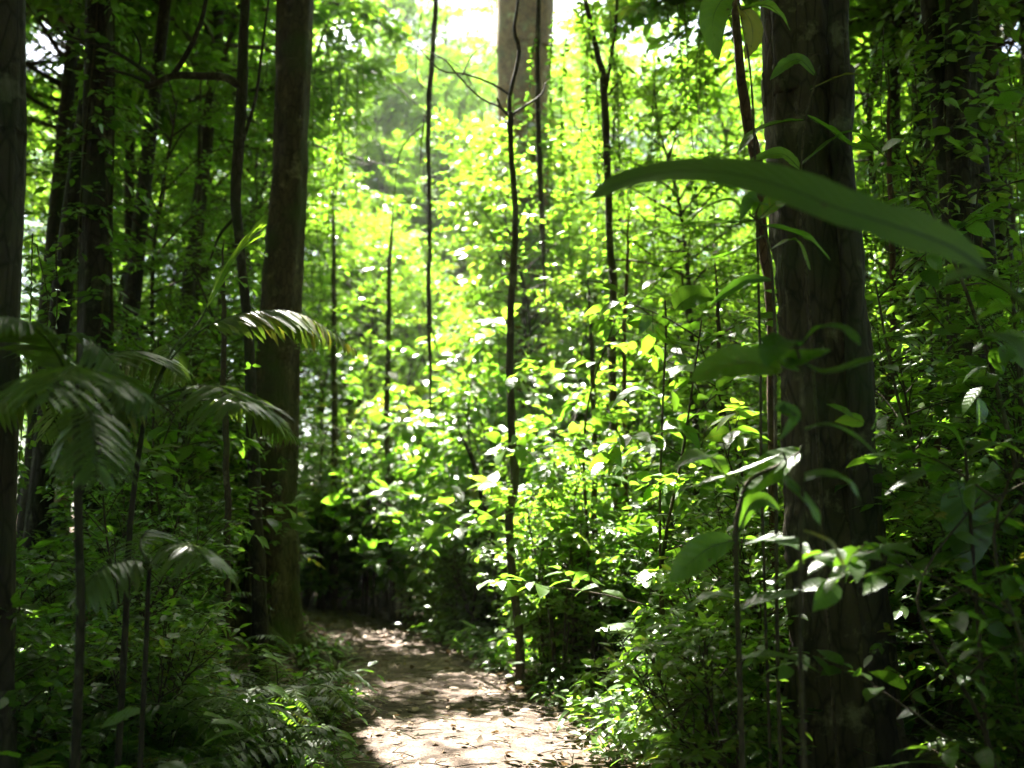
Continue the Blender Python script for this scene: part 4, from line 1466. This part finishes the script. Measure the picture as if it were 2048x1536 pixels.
for v, px, Y, s_ in ((1, 1052, 18.0, .98), (0, 1085, 17.0, 1.15), (1, 760, 24.0, 1.0), (0, 860, 23.5, 1.15), (0, 960, 25.0, 1.2), (4, 690, 22.5, 1.2), (1, 930, 27.5, 1.1), (1, 800, 28.0, 1.1), (0, 640, 24.5, 1.2), (1, 700, 29, 1.2), (5, 960, 34, 1.15), (5, 1180, 33, 1.2), (5, 820, 34, 1.2), (5, 700, 39, 1.55), (5, 780, 42, 1.6), (5, 880, 38, 1.5), (5, 950, 43, 1.65), (5, 1190, 43, 1.6), (5, 1020, 41, 1.5), (5, 1130, 40, 1.45), (5, 1250, 42, 1.5), (5, 640, 41, 1.5), (5, 850, 46, 1.7), (5, 740, 47, 1.7), (2, 1290, 24, 1.2)):
    plant('understorey_tree', v, (px - 1024) / FPX * Y, Y, s_, px * .37)
scatter('shrub', 12, fan(420, 500), (12.5, 20), [0, 1, 2, 4], (.8, 1.2), 31, .5)
scatter('shrub', 12, fan(640, 780), (19, 26), [1, 2, 4], (.9, 1.4), 32, .5)
scatter('shrub', 14, fan(760, 1010), (14.2, 17), [0, 1, 3, 4], (.7, 1.1), 33, .35)
scatter('herb', 14, fan(770, 1010), (14.0, 16), [0, 1, 2], (.8, 1.3), 34, .3)
for i_, (px, Y, v, s_) in enumerate([(2010, 4.6, 3, .8), (2110, 4.6, 0, 1.0), (1990, 5.2, 1, .9), (1450, 5.0, 3, .85), (1390, 5.8, 3, 1.0), (1500, 5.9, 0, .95), (1320, 6.4, 3, .8), (1900, 6.0, 1, 1.1), (1800, 6.5, 2, .9), (2030, 6.4, 2, 1.0), 
                                    (90, 4.9, 3, .9), (330, 5.8, 3, .8), (400, 6.4, 3, .8), (30, 5.6, 3, 1.0), (280, 7.0, 1, .8)]):
    plant('shrub', v, (px - 1024) / FPX * Y, Y, s_, px * .61)
_r = np.random.default_rng(88)
for _i in range(34):
    y = _r.uniform(6.2, 14.5)
    x = path_x(y) + _r.uniform(.85, 1.35)
    plant('herb', int(_r.integers(0, 3)), x, y, _r.uniform(.45, .8), _r.random() * 6)
for _i in range(22):
    y = _r.uniform(6.0, 12.5)
    x = path_x(y) - _r.uniform(.85, 1.3)
    plant('herb', int(_r.integers(0, 4)), x, y, _r.uniform(.45, .75), _r.random() * 6)
# a few placed by hand: fern arching off the bank, leafy herb in the sun by the path
plant('fern', 1, *at(560, 1300, 7.6)[:2], .95, .4)
plant('fern', 0, *at(520, 1410, 5.9)[:2], .9, 2.0)
plant('fern', 2, *at(440, 1380, 5.4)[:2], 1.0, 3.2)
plant('herb', 2, *at(600, 1480, 6.0)[:2], .62, 1.0)
plant('herb', 0, *at(560, 1500, 5.9)[:2], .8, 2.0)
plant('herb', 1, *at(1230, 1490, 6.5)[:2], .6, 0.3)
for k, (px, py, Y, v, s) in enumerate([(1790, 80, 8.4, 0, 1.0), (1760, 330, 8.8, 1, .8), (1880, 420, 9.2, 0, 1.0), (2000, 120, 8.6, 1, 1.0), (1990, 560, 9.0, 0, 1.0), (60, 480, 7.0, 0, .9),
                                       (1360, 20, 10.5, 0, 1.1), (1150, 30, 11.0, 1, 1.0), (640, 150, 13, 1, 1.0), (700, 40, 12.5, 0, 1.1), (1290, 150, 11.5, 1, 1.0)]):
    p = at(px, py, Y)
    plant('creeper', v, p[0], p[1], s, k * 1.3, p[2])


# ================================================================== the canopy trees round the path, put in for their shade
def canopy():
    rng = np.random.default_rng(77)
    k = 0
    REACH = 3.6
    spots = []
    for gx_ in np.arange(-15, 15.1, 4.6):
        for gy_ in np.arange(-17, 40, 4.8):
            x, y = gx_ + rng.uniform(-1.2, 1.2), gy_ + rng.uniform(-1.3, 1.3)
            if abs(x - path_x(y)) < 1.8:
                x = path_x(y) + 1.9 * (1 if x > path_x(y) else -1)
            px = proj((x, y, 2))[0] if y > 1 else -9999
            if y > 1 and y < 5 and -100 < px < 2150:
                continue
            if y >= 5 and 640 < px < 1500 or 5 <= y < 13.5 and -60 < px < 640:
                continue
            if y >= 5 and (440 <= px <= 640 or 1500 <= px <= 1800 or 1890 < px < 1980):
                x += 1.4 if px > 1100 else -1.4
                px = proj((x, y, 2))[0]
            spots.append((x, y, rng.uniform(.09, .2)))
    spots += [(-5.3, 15.2, .16), (-4.7, 18.6, .14), (-6.6, 13.6, .15), (5.65, 11, .14), (4.3, 14.3, .15), (6.1, 17.4, .15), (7.4, 13.6, .16), (-6.2, 9.4, .15), (4.4, 6.4, .13), (2.9, 3.5, .2), (-2.8, 3.3, .2), (.4, -1.6, .2), (-4.6, 5.2, .16), (2.05, 6.8, .12), (3.1, 10.0, .13), (3.9, 12.6, .13), (-3.7, 6, .18), (-5.6, 9, .2), (-6.9, 11.5, .18), (-2.3, 1.8, .2), (4.3, 5.6, .2), (6.4, 9, .2), (-8.6, 14, .2), (-4.2, 4.0, .15), (-5.0, 12.4, .12), (-7.6, 16.5, .16), (-4.9, 10.2, .12), (5.2, 8.2, .14), (3.6, 7.6, .1), (4.9, 12.5, .12)]  # trees added to darken the path and sides; some trunks stand hidden
    if True:
        for x, y, rr in spots:
            px = proj((x, y, 2))[0] if y > 1 else -9999
            h = rng.uniform(11, 15) + max(0, y - 16) * .22
            base = h * .62 + max(0, -.0)
            seed = 900 + k
            r2 = np.random.default_rng(seed)
            o = np.array([x, y, float(gh(x, y))])
            t = thing('canopy_tree', None, None, o)
            tr, br, fol = MB(), MB(), MB()
            l = r2.normal(0, .25, 2)
            ax = curve(np.array([[0, 0, -.3], [l[0] * .3, l[1] * .3, h * .3], [l[0], l[1], h * .65], [l[0] * 1.4, l[1] * .6, h]]), 30)
            tube(tr, ax, np.linspace(rr * 1.1, rr * .35, 30) * (1 + .3 * np.exp(-np.maximum(ax[:, 2], 0) / .4)), 12, True, flutes(5, .07, .5), .5, .02, r2)
            S, D = branching(br, r2, ax, None, base, h, 26, REACH, 22, lambda q_: .6 + .4 * math.sin(math.pi * min(1, q_ + .15)), .05, (-.05, .4))
            spray(br, fol, r2, S, D, r2.uniform(.5, 1.1, len(S)), 11, .26, .125, T_S, canopy_keep(o, seed), .008)
            tr.obj('trunk', M_BARK_DARK, t)
            br.obj('limbs', M_TWIG, t)
            if fol.n:
                fol.obj('crown', M_CANOPY, t, False)
            vis = 1 < y and -60 < px < 2110
            PLACED.append((t, 'canopy_tree' if vis else 'hidden_tree', 0))
            k += 1


canopy()


def far_wood():
    """the closed wood far behind: one mass"""
    rng = np.random.default_rng(5)
    mb = MB()
    for i in range(760):
        a = rng.uniform(-40, 40) if i < 520 else rng.uniform(40, 320)  # second group: unseen ring round sides and back, added to block low sky
        d = rng.uniform(58, 82) if i < 520 else rng.uniform(22, 34)
        x, y = d * math.sin(R(a)), d * math.cos(R(a))
        z = rng.uniform(0, 1) ** .9 * (d * .5 if i < 520 else 22) + 1.5
        r = rng.uniform(2.2, 4.6)
        n = 420
        P = rng.normal(0, 1, (n, 3))
        P = P / np.linalg.norm(P, axis=1, keepdims=True) * rng.random((n, 1)) ** .4 * [r, r, r * .7] + [x, y, z]
        P = P[~in_break(P)]
        n = len(P)
        leaves(mb, P, rand_dirs(rng, n, -.6, .3), rng.normal(0, .5, (n, 3)) + [0, 0, 1], rng.uniform(.3, .65, n), rng.uniform(.16, .3, n), T_S, .2, rng)
    stuff('far_wood', mb, M_CANOPY, 'stuff', False)


far_wood()


# ================================================================== a person far off between the leaves on the left
def person():
    Y = 16.0
    x = at(122, 950, Y)[0]
    g = float(gh(x, Y))
    t = thing('person', 'distant person in a pale shirt glimpsed through leaves beside the left palm stem', 'person', (x, Y, g))
    t.rotation_euler = (0, 0, 0)

    def skin(name, verts, edges, radii, mat, root=0):
        me = bpy.data.meshes.new(name)
        me.from_pydata(verts, edges, [])
        o = bpy.data.objects.new(name, me)
        COL.objects.link(o)
        o.parent = t
        md = o.modifiers.new('skin', 'SKIN')
        for i, r in enumerate(radii):
            me.skin_vertices[0].data[i].radius = r if isinstance(r, tuple) else (r, r)
            me.skin_vertices[0].data[i].use_root = i == root
        s = o.modifiers.new('smooth', 'SUBSURF')
        s.levels = s.render_levels = 2
        me.materials.append(mat)
        return o
    # facing +X, hands raised holding a small camera
    V = [(0, 0, .92), (0, 0, 1.12), (.01, 0, 1.36), (.02, 0, 1.48), (.05, 0, 1.58), (.06, 0, 1.68),
         (0, -.10, .86), (.02, -.11, .47), (-.02, -.12, .08), (.12, -.13, .04),
         (0, .10, .86), (-.03, .11, .47), (-.06, .12, .08), (.08, .13, .04),
         (0, -.19, 1.40), (.10, -.24, 1.16), (.30, -.12, 1.34), (.37, -.08, 1.41),
         (0, .19, 1.40), (.10, .24, 1.16), (.30, .12, 1.34), (.37, .08, 1.41)]
    E = [(0, 1), (1, 2), (2, 3), (3, 4), (4, 5), (0, 6), (6, 7), (7, 8), (8, 9), (0, 10), (10, 11), (11, 12), (12, 13), (2, 14), (14, 15), (15, 16), (16, 17), (2, 18), (18, 19), (19, 20), (20, 21)]
    Rr = [.13, .13, .14, .055, .085, .085, .085, .058, .04, .035, .085, .058, .04, .035, .06, .042, .032, .034, .06, .042, .032, .034]
    skin('body', V, E, Rr, M_SKIN)
    skin('shirt', [(0, 0, .95), (0, 0, 1.15), (.01, 0, 1.37), (.015, 0, 1.45), (0, -.19, 1.41), (.07, -.225, 1.24), (0, .19, 1.41), (.07, .225, 1.24)],
         [(0, 1), (1, 2), (2, 3), (2, 4), (4, 5), (2, 6), (6, 7)], [(.19, .16), (.17, .15), (.17, .15), .075, .085, .065, .085, .065], M_SHIRT)
    skin('trousers', [(0, 0, .95), (0, -.10, .84), (.02, -.11, .47), (-.02, -.12, .1), (0, .10, .84), (-.03, .11, .47), (-.06, .12, .1)],
         [(0, 1), (1, 2), (2, 3), (0, 4), (4, 5), (5, 6)], [.15, .105, .078, .06, .105, .078, .06], M_TROUSER)
    skin('hair', [(.035, 0, 1.66), (.03, 0, 1.72), (-.03, 0, 1.62)], [(0, 1), (0, 2)], [.088, .085, .06], M_HAIR)
    mb = MB()
    tube(mb, np.array([[.13, 0, 1.655], [.16, 0, 1.655]]), [.012, .018], 8)
    mb.obj('nose', M_SKIN, t)
    cam_t = thing('handheld_camera', 'small black camera held up by the distant person', 'camera', (x + .40, Y, g + 1.40))
    mb = MB()
    tube(mb, np.array([[-.03, 0, .03], [.03, 0, .03]]), [.075, .075], 4)
    mb.obj('camera_body', M_CAMERA, cam_t)
    mb = MB()
    tube(mb, np.array([[.03, 0, .03], [.09, 0, .03]]), [.032, .032], 14)
    mb.obj('lens', M_CAMERA, cam_t)


person()

# ------------------------------------------------------------------ labels of the thicket, one for each plant
DESC = {'shrub': (('small-leaved shrub', 'small-leaved shrub', 'wispy tall shrub', 'squat dense shrub', 'large-leaved shrub'), 'shrub', 'shrubs of the understorey'),
        'young_tree': (('broad-leaved young tree',) * 3 + ('knee-high young tree', 'very broad-leaved young tree'), 'young tree', 'young broad-leaved trees'),
        'understorey_tree': (('slim leafy tree',) * 6, 'tree', 'slim understorey trees'),
        'fern': (('arching fern', 'wide arching fern', 'small fern', 'withered brown fern'), 'fern', 'ferns on the forest floor'),
        'herb': (('low leafy plant', 'low small-leaved plant', 'low broad-leaved plant', 'tuft of narrow leaves'), 'plant', 'low plants on the forest floor'),
        'creeper': (('leafy hanging creeper',) * 2, 'creeper', 'leafy creepers hanging from above'),
        'canopy_tree': (('dark canopy trunk',), 'tree', 'canopy trees round the path')}
buckets = {}
for t, kind, v in PLACED:
    if kind == 'hidden_tree':
        tag(t, 'tall canopy tree added outside the view to shade the scene', 'tree', 'added canopy trees round the path out of view')
        continue
    loc = t.location
    px, py, _z = proj((loc.x, loc.y, loc.z + (.8 if kind != 'creeper' else -1)))
    best = min(LAND, key=lambda l: abs(l[1] - px))
    dx = px - best[1]
    rel = 'behind' if abs(dx) < 45 else ('left of' if dx < 0 else 'right of')
    light = 'sunlit ' if openness(np.array([loc.x]), np.array([loc.y]))[0] > .5 else 'shaded '
    if kind == 'canopy_tree':
        light = ''
    buckets.setdefault((kind, light + DESC[kind][0][v], rel, best[0]), []).append((loc.y, t))
for (kind, d, rel, lm), lst in buckets.items():
    lst.sort(key=lambda p: p[0])
    for i, (_y, t) in enumerate(lst):
        lab = f'{d} {rel} {lm}'
        if len(lst) > 1:
            pos = 'nearest' if i == 0 else ('farthest' if i == len(lst) - 1 else ORD[i] + 'nearest')
            lab += f', {pos} of {NUM[len(lst)]}'
        tag(t, lab, DESC[kind][1], DESC[kind][2])


# ------------------------------------------------------------------ thin scattering volume, added to give the middle a soft glow
def glow_haze():
    m, t, out = mat_new('haze_air')
    v = t.nodes.new('ShaderNodeVolumePrincipled')
    v.inputs['Color'].default_value = (.90, .97, .86, 1)
    v.inputs['Density'].default_value = .0005
    v.inputs['Anisotropy'].default_value = .45
    t.links.new(v.outputs[0], out.inputs['Volume'])
    x0, x1, y0, y1, z0, z1 = -430, 430, -430, 440, -2.0, 46.0
    mb = MB()
    mb.add([(x0, y0, z0), (x1, y0, z0), (x1, y1, z0), (x0, y1, z0), (x0, y0, z1), (x1, y0, z1), (x1, y1, z1), (x0, y1, z1)],
           [np.array([(0, 3, 2, 1), (4, 5, 6, 7), (0, 1, 5, 4), (1, 2, 6, 5), (2, 3, 7, 6), (3, 0, 4, 7)])])
    stuff('glow_haze', mb, m, 'stuff', False)


glow_haze()
